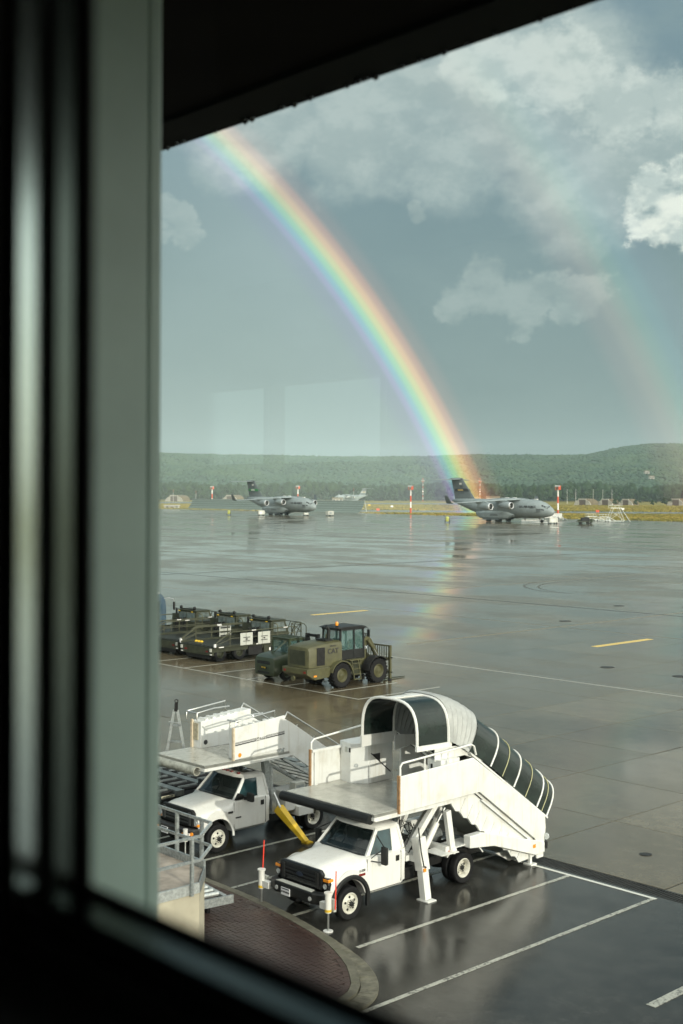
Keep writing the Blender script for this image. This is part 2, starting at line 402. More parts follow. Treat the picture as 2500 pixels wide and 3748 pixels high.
# painted markings
def paint(name, col, wear, scale=14):
    m, nt, b = nodes(name); pos = N(nt, 'ShaderNodeNewGeometry').outputs['Position']
    k = nmap(nt, nop(nt, 'ADD', nop(nt, 'MULTIPLY', nnoise(nt, pos, scale, 6, .7), .75), nop(nt, 'MULTIPLY', nnoise(nt, pos, 2.2, 3), .25)), wear-.05, wear+.06)
    nt.links.new(nmix(nt, k, (.030,.031,.028), col), b.inputs['Base Color']); b.inputs['Roughness'].default_value = .35
    return m
PW = paint('worn_white_paint', (.40,.40,.35), .45); PWF = paint('faded_white_paint', (.34,.34,.30), .30, 3); PY = paint('yellow_line_paint', (.75,.52,.12), .22, 3); PT = paint('tan_line', (.20,.165,.10), .36, 1.0); PD = paint('dark_seam', (.030,.028,.022), .1, 1.0)
def line(name, x0, x1, y0, y1, mat, parent, z=.004):
    MB().box(x0, x1, y0, y1, z-.003, z+.001).build(name, mat, parent)
for x, y0, y1 in ((-20.59,19.75,27.72),(-17.95,17.3,27.72),(-23.22,20.1,27.72),(-25.92,20.1,27.72),(-28.40,20.2,27.72),(-31.1,20.2,27.72)):
    line('bay_line', x-.06, x+.06, y0, y1, PW, asphalt)
line('bay_line', -14.32, -14.10, 21.9, 27.3, PW, asphalt)
line('cross_line', -34, -17.88, 27.726, 27.84, paint('fresh_white_paint', (.62,.62,.57), .22), asphalt)
for x, y0, y1 in ((-45.4,43.6,49.6),(-48.0,43.6,49.0),(-51.2,43.6,49.0),(-54.4,43.6,49),(-57.4,43.6,49.6),(-60.4,43.6,50),(-63.9,43.6,50),(-67.4,43.6,50)):
    line('vehicle_bay_line', x-.07, x+.07, y0, y1, PWF, apron)
line('vehicle_bay_line', -72, -45.33, 43.5, 43.62, PWF, apron)
line('stand_line', -75, -18, 56.45, 56.62, PWF, apron)
line('stand_line', -112, -60, 153.3, 153.75, PWF, apron)
line('yellow_dash', -79.75, -79.2, 70.7, 77.2, PY, apron); line('yellow_dash', -50.65, -50.1, 70.6, 77.4, PY, apron)
line('seam_line', -260, -20, 93.6, 93.95, PD, apron); line('seam_line', -400, -20, 205, 205.6, PD, apron)
line('tan_guide_line', -59.9, -59.65, 62, 118, PT, apron); line('tan_guide_line', -180, -40, 79.0, 79.14, PT, apron); line('tan_guide_line', -300, -40, 128, 128.3, PT, apron)
line('seam_line', -131, -130.6, 60, 260, PD, apron); line('tan_guide_line', -92, -91.8, 100, 180, PT, apron)
def arc_mark(cx_, cy_, r, a0, a1, wd=.28):
    mb = MB(); n_ = 24; vs = []
    for k in range(n_+1):
        a = R(a0+(a1-a0)*k/n_); vs += [(cx_+(r-wd/2)*math.cos(a), cy_+(r-wd/2)*math.sin(a), .0035), (cx_+(r+wd/2)*math.cos(a), cy_+(r+wd/2)*math.sin(a), .0035)]
    mb.add(vs, [(2*k, 2*k+1, 2*k+3, 2*k+2) for k in range(n_)]); mb.build('tyre_mark', TYREM, apron)
TYREM = paint('tyre_rubber_mark', (.075,.066,.046), .40, 1.6)
for q in ((-78,120,14,150,260),(-76,120,14,150,260)): arc_mark(*q)
IRON = M('cast_iron', (.03,.029,.026), .5, .3, var=.3)
for x, y, r in ((-43.84,62.8,.42),(-38.9,62.8,.42),(-67.3,98.2,.5),(-62.1,83.0,.5),(-20.3,31.0,.18)):
    mb = MB(); mb.lathe([(0,.012),(r*.8,.012),(r*.8,.006),(r*.86,.006),(r*.86,.012),(r,.012),(r,-.006)], (x, y, 0), 'z', 20); mb.build('manhole_cover', IRON, apron)
# the grated drain between bays and apron
drain = thing('drain_channel', 'long dark grated drain channel along the back of the parking bays', 'drain', (0, 28.29, 0))
MB().box(-140, 60, -.288, .288, -.20, -.06).build('channel', CHASSIS, drain)
MB().box(-140, 60, -.285, -.235, -.06, .004).build('edge_rail', IRON, drain); MB().box(-140, 60, .235, .285, -.06, .004).build('edge_rail', IRON, drain)
mb = MB()
for k in range(int(100/.09)):
    x = -70 + k*.09
    mb.box(x, x+.045, -.234, .234, -.03, 0)
tag(mb.build('grate_bars', IRON, drain), kind='stuff')

# ---- the brick-paved island with its kerb
KERBO = [(-33,20.25),(-27,20.22),(-24.55,20.16),(-23.0,19.98),(-21.58,19.71),(-20.5,19.45),(-19.6,19.14),(-18.95,18.78),(-18.45,18.35),(-18.12,17.85),(-17.95,17.2),(-17.95,16.4),(-18.1,15.4),(-18.1,13.0)]
def resample(pl, step):
    out = [Vector(pl[0])]; acc = 0
    for a, b2 in zip(pl, pl[1:]):
        a = Vector(a); b2 = Vector(b2); L = (b2-a).length; t = step-acc
        while t <= L: out.append(a + (b2-a)*(t/L)); t += step
        acc = (acc + L) % step
    return out
def smooth_pl(p, it=2):
    for _ in range(it):
        q = [p[0]]
        for a, b2 in zip(p, p[1:]): q += [(a[0]*.75+b2[0]*.25, a[1]*.75+b2[1]*.25), (a[0]*.25+b2[0]*.75, a[1]*.25+b2[1]*.75)]
        p = q + [p[-1]]
    return p
KO = smooth_pl(KERBO)
def offset(pl, d):
    out = []
    for i in range(len(pl)):
        a = Vector(pl[max(i-1,0)]); b2 = Vector(pl[min(i+1,len(pl)-1)]); t = (b2-a).normalized(); nrm = Vector((t.y, -t.x))
        k = d(i) if callable(d) else d
        out.append(tuple(Vector(pl[i]) + nrm*k))
    return out
CONC = M('kerb_concrete', (.115,.108,.080), .7, var=.25, scale=5, bump=.4, bscale=60, dirt=(.07,.075,.045), dscale=2.5, damt=.8)
SETT = M('rough_sett', (.125,.118,.088), .75, var=.35, scale=5, bump=.6, bscale=50, dirt=(.09,.085,.05), dscale=3, damt=.7)
island = thing('paved_island', 'kerbed island of dark red block paving in front of the white trucks', 'pavement', (0,0,0))
wid = lambda i: .12 + .27 * max(0, min(1, (KO[i][0] + 21.2) / 2.2))
K1 = offset(KO, wid); K2 = offset(KO, lambda i: wid(i) + .20)
BED = M('sand_bed', (.045,.034,.028), .9, var=.2)
bed_poly = [p for p in K2] + [(-33, 13.0)]
MB().prism(bed_poly, 'z', .0, .092).build('bed', BED, island)
st = resample(KO, .155)
def near(pl, p):
    best = min(range(len(pl)), key=lambda i: (pl[i][0]-p[0])**2 + (pl[i][1]-p[1])**2); return best
def ring_pieces(name, o_pl, i_pl, step, gap, z0, z1, mat, lim):
    o_r = resample(o_pl, .01); 
    L = sum((Vector(a)-Vector(b2)).length for a, b2 in zip(o_pl, o_pl[1:]))
    def at_(pl, f):
        tot = [0]
        for a, b2 in zip(pl, pl[1:]): tot.append(tot[-1] + (Vector(a)-Vector(b2)).length)
        return tot
    ts = [0]
    for a, b2 in zip(o_pl, o_pl[1:]): ts.append(ts[-1] + (Vector(a)-Vector(b2)).length)
    def pick(pl, s):
        k = 0
        while k < len(ts)-2 and ts[k+1] < s: k += 1
        f = (s - ts[k]) / max(1e-6, ts[k+1]-ts[k]); a = Vector(pl[k]); b2 = Vector(pl[k+1]); return a + (b2-a)*f
    s = 0
    while s + step < L:
        e = s + step - gap
        if pick(o_pl, s).x > lim:
            q = [pick(o_pl, s), pick(o_pl, e), pick(i_pl, e), pick(i_pl, s)]
            mb = MB(); dz = random.uniform(-.005, .005)
            mb.prism([tuple(p) for p in q], 'z', z0, z1 + dz)
            mb.build(name, mat, island)
        s += step
ring_pieces('sett', KO, offset(KO, lambda i: wid(i)-.012), .19, .014, -.02, .055, SETT, -27.2)
ring_pieces('kerb_stone', offset(KO, wid), offset(KO, lambda i: wid(i)+.19), .52, .012, -.02, .105, CONC, -27.5)
PAVER = M('red_block_paver', (.050,.030,.025), .35, var=.3, scale=1.2, bump=.4, bscale=50, dirt=(.045,.028,.022), dscale=2.2, damt=.7, rvar=.12)
def inside(poly, x, y):
    c_ = False; j = len(poly)-1
    for i in range(len(poly)):
        xi, yi = poly[i]; xj, yj = poly[j]
        if (yi > y) != (yj > y) and x < (xj-xi)*(y-yi)/(yj-yi)+xi: c_ = not c_
        j = i
    return c_
K3 = offset(KO, lambda i: wid(i) + .215); K4 = offset(KO, lambda i: wid(i) + .33)
pav_poly = K4 + [(-33, 13.0)]
w = .125; hm = MB().box(.006, 2*w-.006, .006, w-.006, 0, .05).mesh('paver'); hm.materials.append(PAVER)
vm = MB().box(.006, w-.006, .006, 2*w-.006, 0, .05).mesh('paver'); vm.materials.append(PAVER)
pv = []
for i in range(int(10/w)):
    for j in range(int(6/w)):
        x = -27.2 + i*w; y = 14.6 + j*w
        k = (i-j) % 4
        if k not in (0, 3): continue
        cxp, cyp = (x+w, y+w/2) if k == 0 else (x+w/2, y+w)
        if not inside(pav_poly, cxp, cyp): continue
        dep = -cxp*.7314 + cyp*.682; px = 784 + 2860*(cxp*.682+cyp*.7314)/dep; py = 1133 + 2860*10.3/dep
        if px < 440 or py > 2100 + .41*(px-370) + 30: continue      # behind the sill or the concrete loading dock
        pv.append((dep, k, x, y))
pv.sort(); rest = MB()
for q, (dep, k, x, y) in enumerate(pv):
    z = .058 + random.uniform(-.003, .003)
    if q < 280: put(hm if k == 0 else vm, 'paver', None, island, (x, y, z))
    else: (rest.box(x+.006, x+2*w-.006, y+.006, y+w-.006, z, z+.05) if k == 0 else rest.box(x+.006, x+w-.006, y+.006, y+2*w-.006, z, z+.05))
if rest.v: tag(rest.build('paver_field', PAVER, island), kind='stuff')
# straight border course of the same blocks
ts_ = resample(K3, .27); ts2 = resample(K4, .27)
mb = MB()
for a, b2 in zip(ts_, ts_[1:]):
    if a.x < -27.2: continue
    t = (b2-a).normalized(); nrm = Vector((t.y, -t.x)); e = a + (b2-a)*.95
    mb.prism([tuple(a), tuple(e), tuple(e+nrm*.11), tuple(a+nrm*.11)], 'z', .05, .106)
tag(mb.build('border_course', PAVER, island), kind='stuff')

# ---- the building the picture is taken from
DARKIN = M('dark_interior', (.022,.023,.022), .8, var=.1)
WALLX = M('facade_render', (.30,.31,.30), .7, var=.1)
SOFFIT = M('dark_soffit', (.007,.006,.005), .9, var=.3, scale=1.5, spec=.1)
def struct(name, mb, mat, **k):
    o = mb.build(name, mat, **k); o['kind'] = 'structure'; return o
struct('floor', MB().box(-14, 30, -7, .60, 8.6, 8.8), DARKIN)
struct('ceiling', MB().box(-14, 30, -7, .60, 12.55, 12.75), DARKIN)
struct('wall_side', MB().box(-14.2, -14, -7, .60, 8.8, 12.55), DARKIN)
struct('wall_end', MB().box(30, 30.2, -7, .60, 8.8, 12.55), DARKIN)
bw = MB(); bw.box(-14, 30, -7.2, -7, 8.8, 10.7); bw.box(-14, 30, -7.2, -7, 12.15, 12.55)
bw.box(-11.4,-8.2,-7.2,-7,11.5,12.15); 
for a, b2, z0, z1 in ((-8.2,-8.15,10.7,12.15),(-8.0,-7.72,10.7,12.15),(-7.6,-7.2,10.7,12.15),(-8.15,-8.0,12.1,12.15),(-7.72,-7.6,12.1,12.15),(-8.15,-8.13,10.7,11.95),(-8.10,-8.0,10.7,11.95),(-7.72,-7.6,10.7,11.95),(-8.13,-8.10,10.7,10.95)): bw.box(a, b2, -7.2, -7, z0, z1)  # unseen slots added for the bright spots they reflect in the pane
bw.box(-13.0,-12.6,-7.2,-7,11.0,11.2)
for a, b2 in ((-14,-13.0),(-12.6,-11.4),(-9.9,-9.8),(-7.2,-5.1),(-4.95,-4.2),(-3.95,3),(6,30)): bw.box(a, b2, -7.2, -7, 10.7, 12.15)
struct('wall_back', bw, DARKIN)
WX0, WX1, WZ0, WZ1 = -.915, 3.2, 10.068, 12.3
fw = MB(); fw.box(-14, -1.40, .63, .78, 0, 13.6); fw.box(WX1+.5, 30, .63, .78, 0, 13.6); fw.box(-1.40, WX1+.5, .63, .78, 0, 9.45); fw.box(-1.40, WX1+.5, .63, .78, WZ1+.5, 13.6)
struct('facade_wall', fw, WALLX)
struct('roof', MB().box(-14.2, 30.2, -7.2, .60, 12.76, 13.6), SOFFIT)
struct('lower_storeys', MB().box(-14.2, 30.2, -7.2, .60, 0, 8.58), WALLX)
oh = thing('roof_overhang', 'dark flat roof overhang with drops of water along its edge', 'overhang', (0,0,0))
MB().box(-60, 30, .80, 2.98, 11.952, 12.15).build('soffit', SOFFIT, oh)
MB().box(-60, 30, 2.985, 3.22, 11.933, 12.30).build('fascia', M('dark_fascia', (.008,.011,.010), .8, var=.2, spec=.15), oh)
mb = MB(); k = -9.0
while k < 1.5:
    k += random.uniform(.03, .22); r = random.uniform(.008, .018)
    mb.lathe([(0,-r*1.3),(r*.8,-r*.7),(r,0),(r*.6,r)], (k, 3.20 - random.uniform(0,.02), 11.932), 'z', 6)
tag(mb.build('water_drops', BLACKG, oh), kind='stuff')
FIN = M('grey_metal_cladding', (.44,.575,.525), .45, var=.12, scale=1.2)
fin = thing('facade_fin', 'tall grey metal fin standing out from the facade beside the window', 'wall', (0,0,0))
MB().box(-2.78, -2.57, .80, 1.74, 4.0, 11.94).build('panel', FIN, fin)
MB().box(-2.785, -2.5695, 1.742, 1.785, 4.0, 11.93).build('edge_trim', FIN, fin, bevel=.01)

# ---- the window in front of the camera
ALU = M('brushed_aluminium', (.44,.52,.51), .16, 1.0, var=.04)
ALUD = M('dark_aluminium', (.10,.125,.115), .2, 1.0, var=.1)
GASK = M('black_gasket', (.010,.011,.011), .6, var=.2)
win = thing('window', 'dark window frame with a black gasket and metal strips, close and out of focus', 'window', (0,0,0))
g, ntg, bg_ = nodes('window_glass'); ntg.nodes.remove(bg_)
tr = N(ntg, 'ShaderNodeBsdfTransparent', inp={0: (.925, .965, .945, 1)}); gl = N(ntg, 'ShaderNodeBsdfGlossy', inp={0: (.9, 1, .95, 1), 'Roughness': 0.0})
fr = N(ntg, 'ShaderNodeFresnel', inp={0: 1.75}); mxs = N(ntg, 'ShaderNodeMixShader', inp={0: fr.outputs[0], 1: tr.outputs[0], 2: gl.outputs[0]})
ntg.links.new(mxs.outputs[0], ntg.nodes['Material Output'].inputs[0])
MB().add([(WX0-.03,.567,WZ0-.03),(WX1+.03,.567,WZ0-.03),(WX1+.03,.567,WZ1+.03),(WX0-.03,.567,WZ1+.03)], [(0,1,2,3)]).build('pane', g, win)
# steps of the frame, from the glass towards the room: (inset from the opening edge, y front, y back, material)
for nm_, i0, i1, yf, yb, mt in (('gasket',0,.045,.563,.5665,GASK),('glazing_bead',.017,.060,.5397,.5629,GASK),('inner_frame',.035,.14,.513,.5396,GASK),('casing',.055,.60,.40,.5125,GASK)):
    MB().box(WX0-i1, WX0-i0, yf, yb, 8.85, 12.5).build(nm_, mt, win)
    MB().box(WX0-i0, WX1, yf, yb, 8.85 if nm_ == 'casing' else WZ0-i1-.05, WZ0-i0-.0).build(nm_, mt, win)
    MB().box(WX0-i0, WX1, yf, yb, WZ1+i0, WZ1+i1).build(nm_, mt, win)
# light metal strips on the reveals
MB().box(WX0-.0169, WX0-.0150, .5398, .5545, WZ0-.012, 12.3).build('metal_strip', ALUD, win)
MB().box(WX0-.0349, WX0-.0330, .5131, .5390, WZ0-.03, 12.3).build('metal_strip', ALU, win)
MB().box(WX0-.0149, WX1, .530, .5545, WZ0-.0169, WZ0-.0080).build('metal_strip', ALUD, win)

# ================================================================ FAR LANDSCAPE
FOL = []
def foliage(name, lo, hi, sc_=.35):
    m, nt, b = nodes(name); pos = N(nt, 'ShaderNodeNewGeometry').outputs['Position']; rnd = N(nt, 'ShaderNodeObjectInfo').outputs['Random']
    a = nnoise(nt, pos, sc_, 4, .7); b2 = nnoise(nt, pos, .012, 3)
    c = nmix(nt, nmap(nt, a, .3, .7), lo, hi); c = nmix(nt, nmap(nt, b2, .42, .62, 0, .55), c, (hi[0]*1.35, hi[1]*1.15, hi[2]*.8)); c = nmix(nt, nop(nt, 'MULTIPLY', rnd, .4), c, lo)
    nt.links.new(c, b.inputs['Base Color']); b.inputs['Roughness'].default_value = .8; b.inputs['Specular IOR Level'].default_value = .15
    return m
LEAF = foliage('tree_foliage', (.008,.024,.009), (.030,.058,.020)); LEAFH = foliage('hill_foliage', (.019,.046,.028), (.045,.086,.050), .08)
BARK = M('bark', (.09,.075,.055), .9, var=.3)
def ico(sub):
    bm = bmesh.new(); bmesh.ops.create_icosphere(bm, subdivisions=sub, radius=1); v = np.array([p.co[:] for p in bm.verts]); f = np.array([[q.index for q in t.verts] for t in bm.faces]); bm.free(); return v, f
I1 = ico(1); I2 = ico(2)
def blobs(centres, radii, squash, base, jit):
    bv, bf = base; n = len(centres); nv = len(bv)
    V = np.repeat(bv[None], n, 0) * (1 + rng.normal(0, jit, (n, nv, 1))) * radii[:, None, None]
    V[:, :, 2] *= squash[:, None]
    V += centres[:, None, :]
    F = bf[None] + (np.arange(n)*nv)[:, None, None]
    return V.reshape(-1, 3), F.reshape(-1, 3)
def raw(name, V, F, mat, smooth=True):
    me = bpy.data.meshes.new(name); me.vertices.add(len(V)); me.vertices.foreach_set('co', np.ascontiguousarray(V, dtype=np.float32).ravel())
    me.loops.add(F.size); me.loops.foreach_set('vertex_index', np.ascontiguousarray(F, dtype=np.int32).ravel())
    me.polygons.add(len(F)); me.polygons.foreach_set('loop_start', np.arange(0, F.size, F.shape[1], dtype=np.int32)); me.polygons.foreach_set('loop_total', np.full(len(F), F.shape[1], dtype=np.int32))
    if smooth: me.polygons.foreach_set('use_smooth', np.ones(len(F), dtype=bool))
    me.update(calc_edges=True); me.validate(); me.materials.append(mat)
    o = bpy.data.objects.new(name, me); COL.objects.link(o); return o
# hills: a ridge 3.6 km away
RX = np.array([-1600,-400,100,375,600,800,1000,1100,1250,1350,1430,1500,1568,1750,2100,3200]); RZ = np.array([100,112,122,127,123,118,122,128,123,130,154,164,163,150,120,100])
def ridge(px): return np.interp(px, RX, RZ)
def hill_z(px, D):
    t = np.clip((D-1950)/1700, 0, 1); s = t*t*(3-2*t)
    wob = 9*np.sin(px*.013+D*.0031)+7*np.sin(px*.031-D*.0052)+5*np.sin(D*.011+px*.007)
    return ridge(px)*.93*s*np.where(D > 3650, np.clip(1-(D-3650)/2500, .6, 1), 1) + wob*s*(1-s)*3.0
gx = np.linspace(-1500, 3100, 160); gd = np.concatenate([np.linspace(1900, 3650, 46), np.linspace(3800, 5200, 8)])
PX, DD = np.meshgrid(gx, gd); U = (PX-784)/2860*DD
V = np.stack([U*.682-DD*.7314, U*.7314+DD*.682, hill_z(PX, DD)-.2], -1).reshape(-1, 3)
nx = len(gx); F = np.array([(r*nx+c_, r*nx+c_+1, (r+1)*nx+c_+1, (r+1)*nx+c_) for r in range(len(gd)-1) for c_ in range(nx-1)])
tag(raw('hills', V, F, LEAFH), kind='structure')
# forest on the hills, one mass
n = 42000
px = rng.uniform(150, 1800, n); D = 1980 + (3720-1980)*rng.uniform(0, 1, n)**.85
clear = (np.sin(px*.021+1.3)*np.sin(D*.0062+px*.004) > .93)
px, D = px[~clear], D[~clear]; n = len(px)
u = (px-784)/2860*D; rad = rng.uniform(3.0, 6.0, n); sq = rng.uniform(.45, .85, n)
z = hill_z(px, D) + rad*sq*.35 + rng.uniform(0, 1.8, n)
V, F = blobs(np.stack([u*.682-D*.7314, u*.7314+D*.682, z], -1), rad, sq, I1, .16)
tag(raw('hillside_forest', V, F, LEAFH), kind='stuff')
# wood at the foot of the hills
n = 3200
px = rng.uniform(100, 1850, n); D = rng.uniform(1720, 1930, n); u = (px-784)/2860*D; rad = rng.uniform(3.2, 6.0, n); sq = rng.uniform(1.0, 1.5, n)
hz = 8 + 11*rng.uniform(0, 1, n) + 2.5*np.sin(px*.02) + np.clip((px-500)/600, -.3, 1)*2.0
V, F = blobs(np.stack([u*.682-D*.7314, u*.7314+D*.682, hz*.92], -1), rad, sq, I2, .20)
tag(raw('woodland', V, F, LEAF), kind='stuff')
# single trees along the edge of the wood
crowns = []; trunks = []
for k in range(7):
    H = [1.0, .9, 1.15, .75, 1.05, .6, 1.2][k]; con = k == 6
    cs, rs, qs = [], [], []
    for j in range(26):
        t = rng.uniform(.22, 1); spread = (1.02-t)*.34 + .04 if con else .30*math.sin(math.pi*min(.98, .15+.85*t))**.7 + .03
        a = rng.uniform(0, 6.28); rr = spread*math.sqrt(rng.uniform(.1, 1))
        cs.append((rr*math.cos(a), rr*math.sin(a), t*.93)); rs.append(rng.uniform(.055, .11)*(.7 if con else 1)); qs.append(rng.uniform(.8, 1.2))
    V, F = blobs(np.array(cs), np.array(rs), np.array(qs), I1, .25)
    lv, lf = [], []
    for j in range(260):
        c0 = cs[rng.integers(26)]; p = np.array(c0) + rng.normal(0, .075, 3); e1 = rng.normal(0, .022, 3); e2 = rng.normal(0, .022, 3)
        o_ = len(V) + len(lv); lv += [p-e1, p+e2, p+e1]; lf.append((o_, o_+1, o_+2))
    V = np.concatenate([V, np.array(lv)]) * np.array([1, 1, H]); F = np.concatenate([F, np.array(lf)])
    o = raw('crown', V, F, LEAF); crowns.append(o.data); bpy.data.objects.remove(o)
    mb = MB().cyl((0,0,0), (0,0,.55*H), .022, .010, 7); mb.cyl((0,0,.30*H), (.12,.05,.55*H), .010, .004, 5); mb.cyl((0,0,.35*H), (-.10,-.06,.6*H), .009, .004, 5); mb.cyl((0,0,.4*H), (.02,.11,.62*H), .008, .004, 5)
    tm = mb.mesh('trunk'); tm.materials.append(BARK); trunks.append(tm)
KINDT = ['broad round-crowned tree at the front edge of the far wood', 'tall loose tree at the front edge of the far wood', 'low bushy tree at the front edge of the far wood', 'pointed conifer at the front edge of the far wood']
kmap = [0, 0, 1, 2, 1, 2, 3]
tx = list(np.linspace(360, 1590, 92))
for k, x in enumerate(tx):
    x += rng.uniform(-7, 7); D = rng.uniform(1610, 1715); v = int(rng.integers(7)); s = rng.uniform(13, 21) * (.7 if kmap[v] == 2 else 1)
    X, Y = far(x, D)
    t = thing('tree', KINDT[kmap[v]], 'tree', (X, Y, -.1), rng.uniform(0, 6.28), ['round trees before the wood', 'tall trees before the wood', 'low trees before the wood', 'conifers before the wood'][kmap[v]])
    put(crowns[v], 'crown', None, t, scale=(s, s, s)); put(trunks[v], 'trunk', None, t, scale=(s, s, s))
# bushes nearer on the right, before the shelters
for x, D, s, l in ((1415,1150,9,'dark round bush between two earth-covered shelters'),(1462,1140,8,'dark bush beside a shelter with dark doors, on the airfield edge'),(1500,1150,7,'bush with a flat top at the far airfield edge'),(1530,1130,11,'tall dark bush near the rightmost shelter')):
    X, Y = far(x, D); t = thing('bush', l, 'bush', (X, Y, -.1)); put(crowns[3], 'crown', None, t, scale=(s*1.5, s*1.5, s)); put(trunks[3], 'trunk', None, t, scale=(s, s, s*.6))

def facing(x, D):
    X, Y = far(x, D); return math.atan2(-X, Y)
ROOFBR = M('mossy_brown_roof', (.13,.10,.055), .9, var=.3, scale=.4); PALEC = M('pale_concrete', (.32,.30,.26), .8, var=.2, scale=.4); DOORBR = M('brown_door', (.085,.055,.045), .7, var=.2)
def shelter(x, D, wd, h, label):
    X, Y = far(x, D); t = thing('aircraft_shelter', label, 'shelter', (X, Y, -.1), facing(x, D) - .5, 'earth-covered shelters at the airfield edge')
    ar = [(math.cos(math.pi*k/12)*wd/2, math.sin(math.pi*k/12)**.7*h) for k in range(13)]
    MB().prism(ar, 'y', 0, wd*1.1).build('vault', ROOFBR, t, smooth=True)
    MB().prism([(-wd*.62,0),(-wd*.5,h*.5),(-wd*.24,h*.86),(-wd*.24,0)], 'y', -1.2, 0).build('wing_wall', PALEC, t); MB().prism([(wd*.62,0),(wd*.24,0),(wd*.24,h*.86),(wd*.5,h*.5)], 'y', -1.2, 0).build('wing_wall', PALEC, t)
    MB().box(-wd*.26, wd*.26, -1.5, 0, h*.80, h*1.0).build('lintel', PALEC, t); MB().box(-wd*.235, wd*.235, -.6, -.1, 0, h*.80).build('door', DOORBR, t)
shelter(1338, 1180, 15, 6.4, 'earth-covered shelter nearest to the red and white light mast by the aircraft nose')
shelter(1390, 1190, 14, 6.2, 'earth-covered shelter in the middle of the row of three')
shelter(1437, 1190, 13, 6.2, 'earth-covered shelter at the far end of the row of three')
shelter(1552, 1175, 15, 6.8, 'earth-covered shelter at the right edge of the picture')
shelter(400, 1500, 20, 7.5, 'brown-roofed shelter close to the grey fin, behind the blast fence')
shelter(528, 1500, 18, 8.0, 'low grey shelter behind the blast fence, left of the aircraft fin')
def shed(x, D, wd, dp, h, label, wall=PALEC, roof=ROOFBR, z=-.1, rz=0, cat='building'):
    X, Y = far(x, D); t = thing('shed', label, cat, (X, Y, z), facing(x, D) + rz)
    MB().box(-wd/2, wd/2, 0, dp, 0, h).build('wall', wall, t)
    MB().prism([(-.5,h),(dp/2,h+dp*.22),(dp+.5,h)], 'x', -wd/2-.4, wd/2+.4).build('roof', roof, t)
    MB().box(-wd*.1, wd*.1, -.06, 0, 0, h*.7).build('door', DOORBR, t)
    for s in (-.32, .32): MB().box(wd*s-wd*.07, wd*s+wd*.07, -.05, 0, h*.4, h*.75).build('window', WINDOW, t)
shed(1132, 1480, 16, 9, 6, 'pale low shed in front of the wood, seen behind the nearer aircraft')
shed(1085, 1500, 14, 8, 5, 'pale shed partly hidden behind the nearer aircraft tail')
shed(775, 1420, 12, 6, 4.5, 'long pale hut in front of the wood above the blast fence')
shed(395, 830, 10, 3, 1.6, 'low pale hut at the left end of the blast fence', PALEC, PALEC)
for x, D, z0, l in ((1486,2500,None,'white gabled house among trees on the hillside, highest of the houses'),(1497,2430,None,'pinkish house on the lower hillside beside the white gabled house'),(1360,2150,None,'white roof just above the dark wood, near the light mast'),(1532,2150,None,'white house peeping out above the wood near the right edge')):
    z = float(hill_z(np.array(x), np.array(float(D)))) + 8
    shed(x, D, 10, 8, 5, l, PALEC, ROOFBR, z - 2, .4, 'house')

# rough grass standing up out of the airfield
n = 120000
D = 470*(1150/470)**rng.uniform(0, 1, n); px = rng.uniform(330, 1640, n); u = (px-784)/2860*D
gx_, gy_ = u*.682-D*.7314, u*.7314+D*.682
ex = np.array([160,-170,-259,-472,-664,-1100]); ey = np.array([395,408,421,455,463,470]); edge = np.interp(-gx_, -ex, ey)
keep = gy_ > edge + 1.5
for (a0, b0_) in ((700,2000),):
    lo_ = np.interp(px, [700,2000], [690,640]); hi_ = np.interp(px, [700,2000], [790,720]); keep &= ~((px > 700) & (D > lo_) & (D < hi_))
keep &= ~((px > 1150) & (D > np.interp(px,[1150,2000],[860,835])) & (D < np.interp(px,[1150,2000],[890,862])))
gx_, gy_, D = gx_[keep], gy_[keep], D[keep]; n = len(D)
wv_ = rng.uniform(.5, 1.1, n)*np.sqrt(D/600); ht = rng.uniform(.18, .50, n)*np.sqrt(D/600); an = rng.uniform(0, math.pi, n)
dx, dy = np.cos(an)*wv_, np.sin(an)*wv_
lx, ly = rng.normal(0, .15, n), rng.normal(0, .15, n)
V = np.stack([np.stack([gx_-dx, gy_-dy, np.full(n, -.1)], -1), np.stack([gx_+dx, gy_+dy, np.full(n, -.1)], -1), np.stack([gx_+dx*.6+lx, gy_+dy*.6+ly, ht], -1), np.stack([gx_-dx*.6+lx, gy_-dy*.6+ly, ht*.8], -1)], 1).reshape(-1, 3)
F = np.arange(4*n).reshape(n, 4)
tag(raw('grass', V, F, GRASS, smooth=False), 'rough yellow-green grass between apron and wood', 'grass', kind='stuff')

# air: rain haze over the whole airfield
hm_, nth, bh = nodes('rain_haze'); nth.nodes.remove(bh)
pvv = N(nth, 'ShaderNodeVolumePrincipled', inp={'Color': (.76, .96, .98, 1), 'Density': 9.0e-5, 'Anisotropy': 0.0})
nth.links.new(pvv.outputs[0], nth.nodes['Material Output'].inputs['Volume'])
tag(MB().box(-5600, 5200, -3200, 5400, -1.5, 285).build('haze', hm_), 'pale green-grey rain haze over the whole airfield', 'haze', kind='stuff')

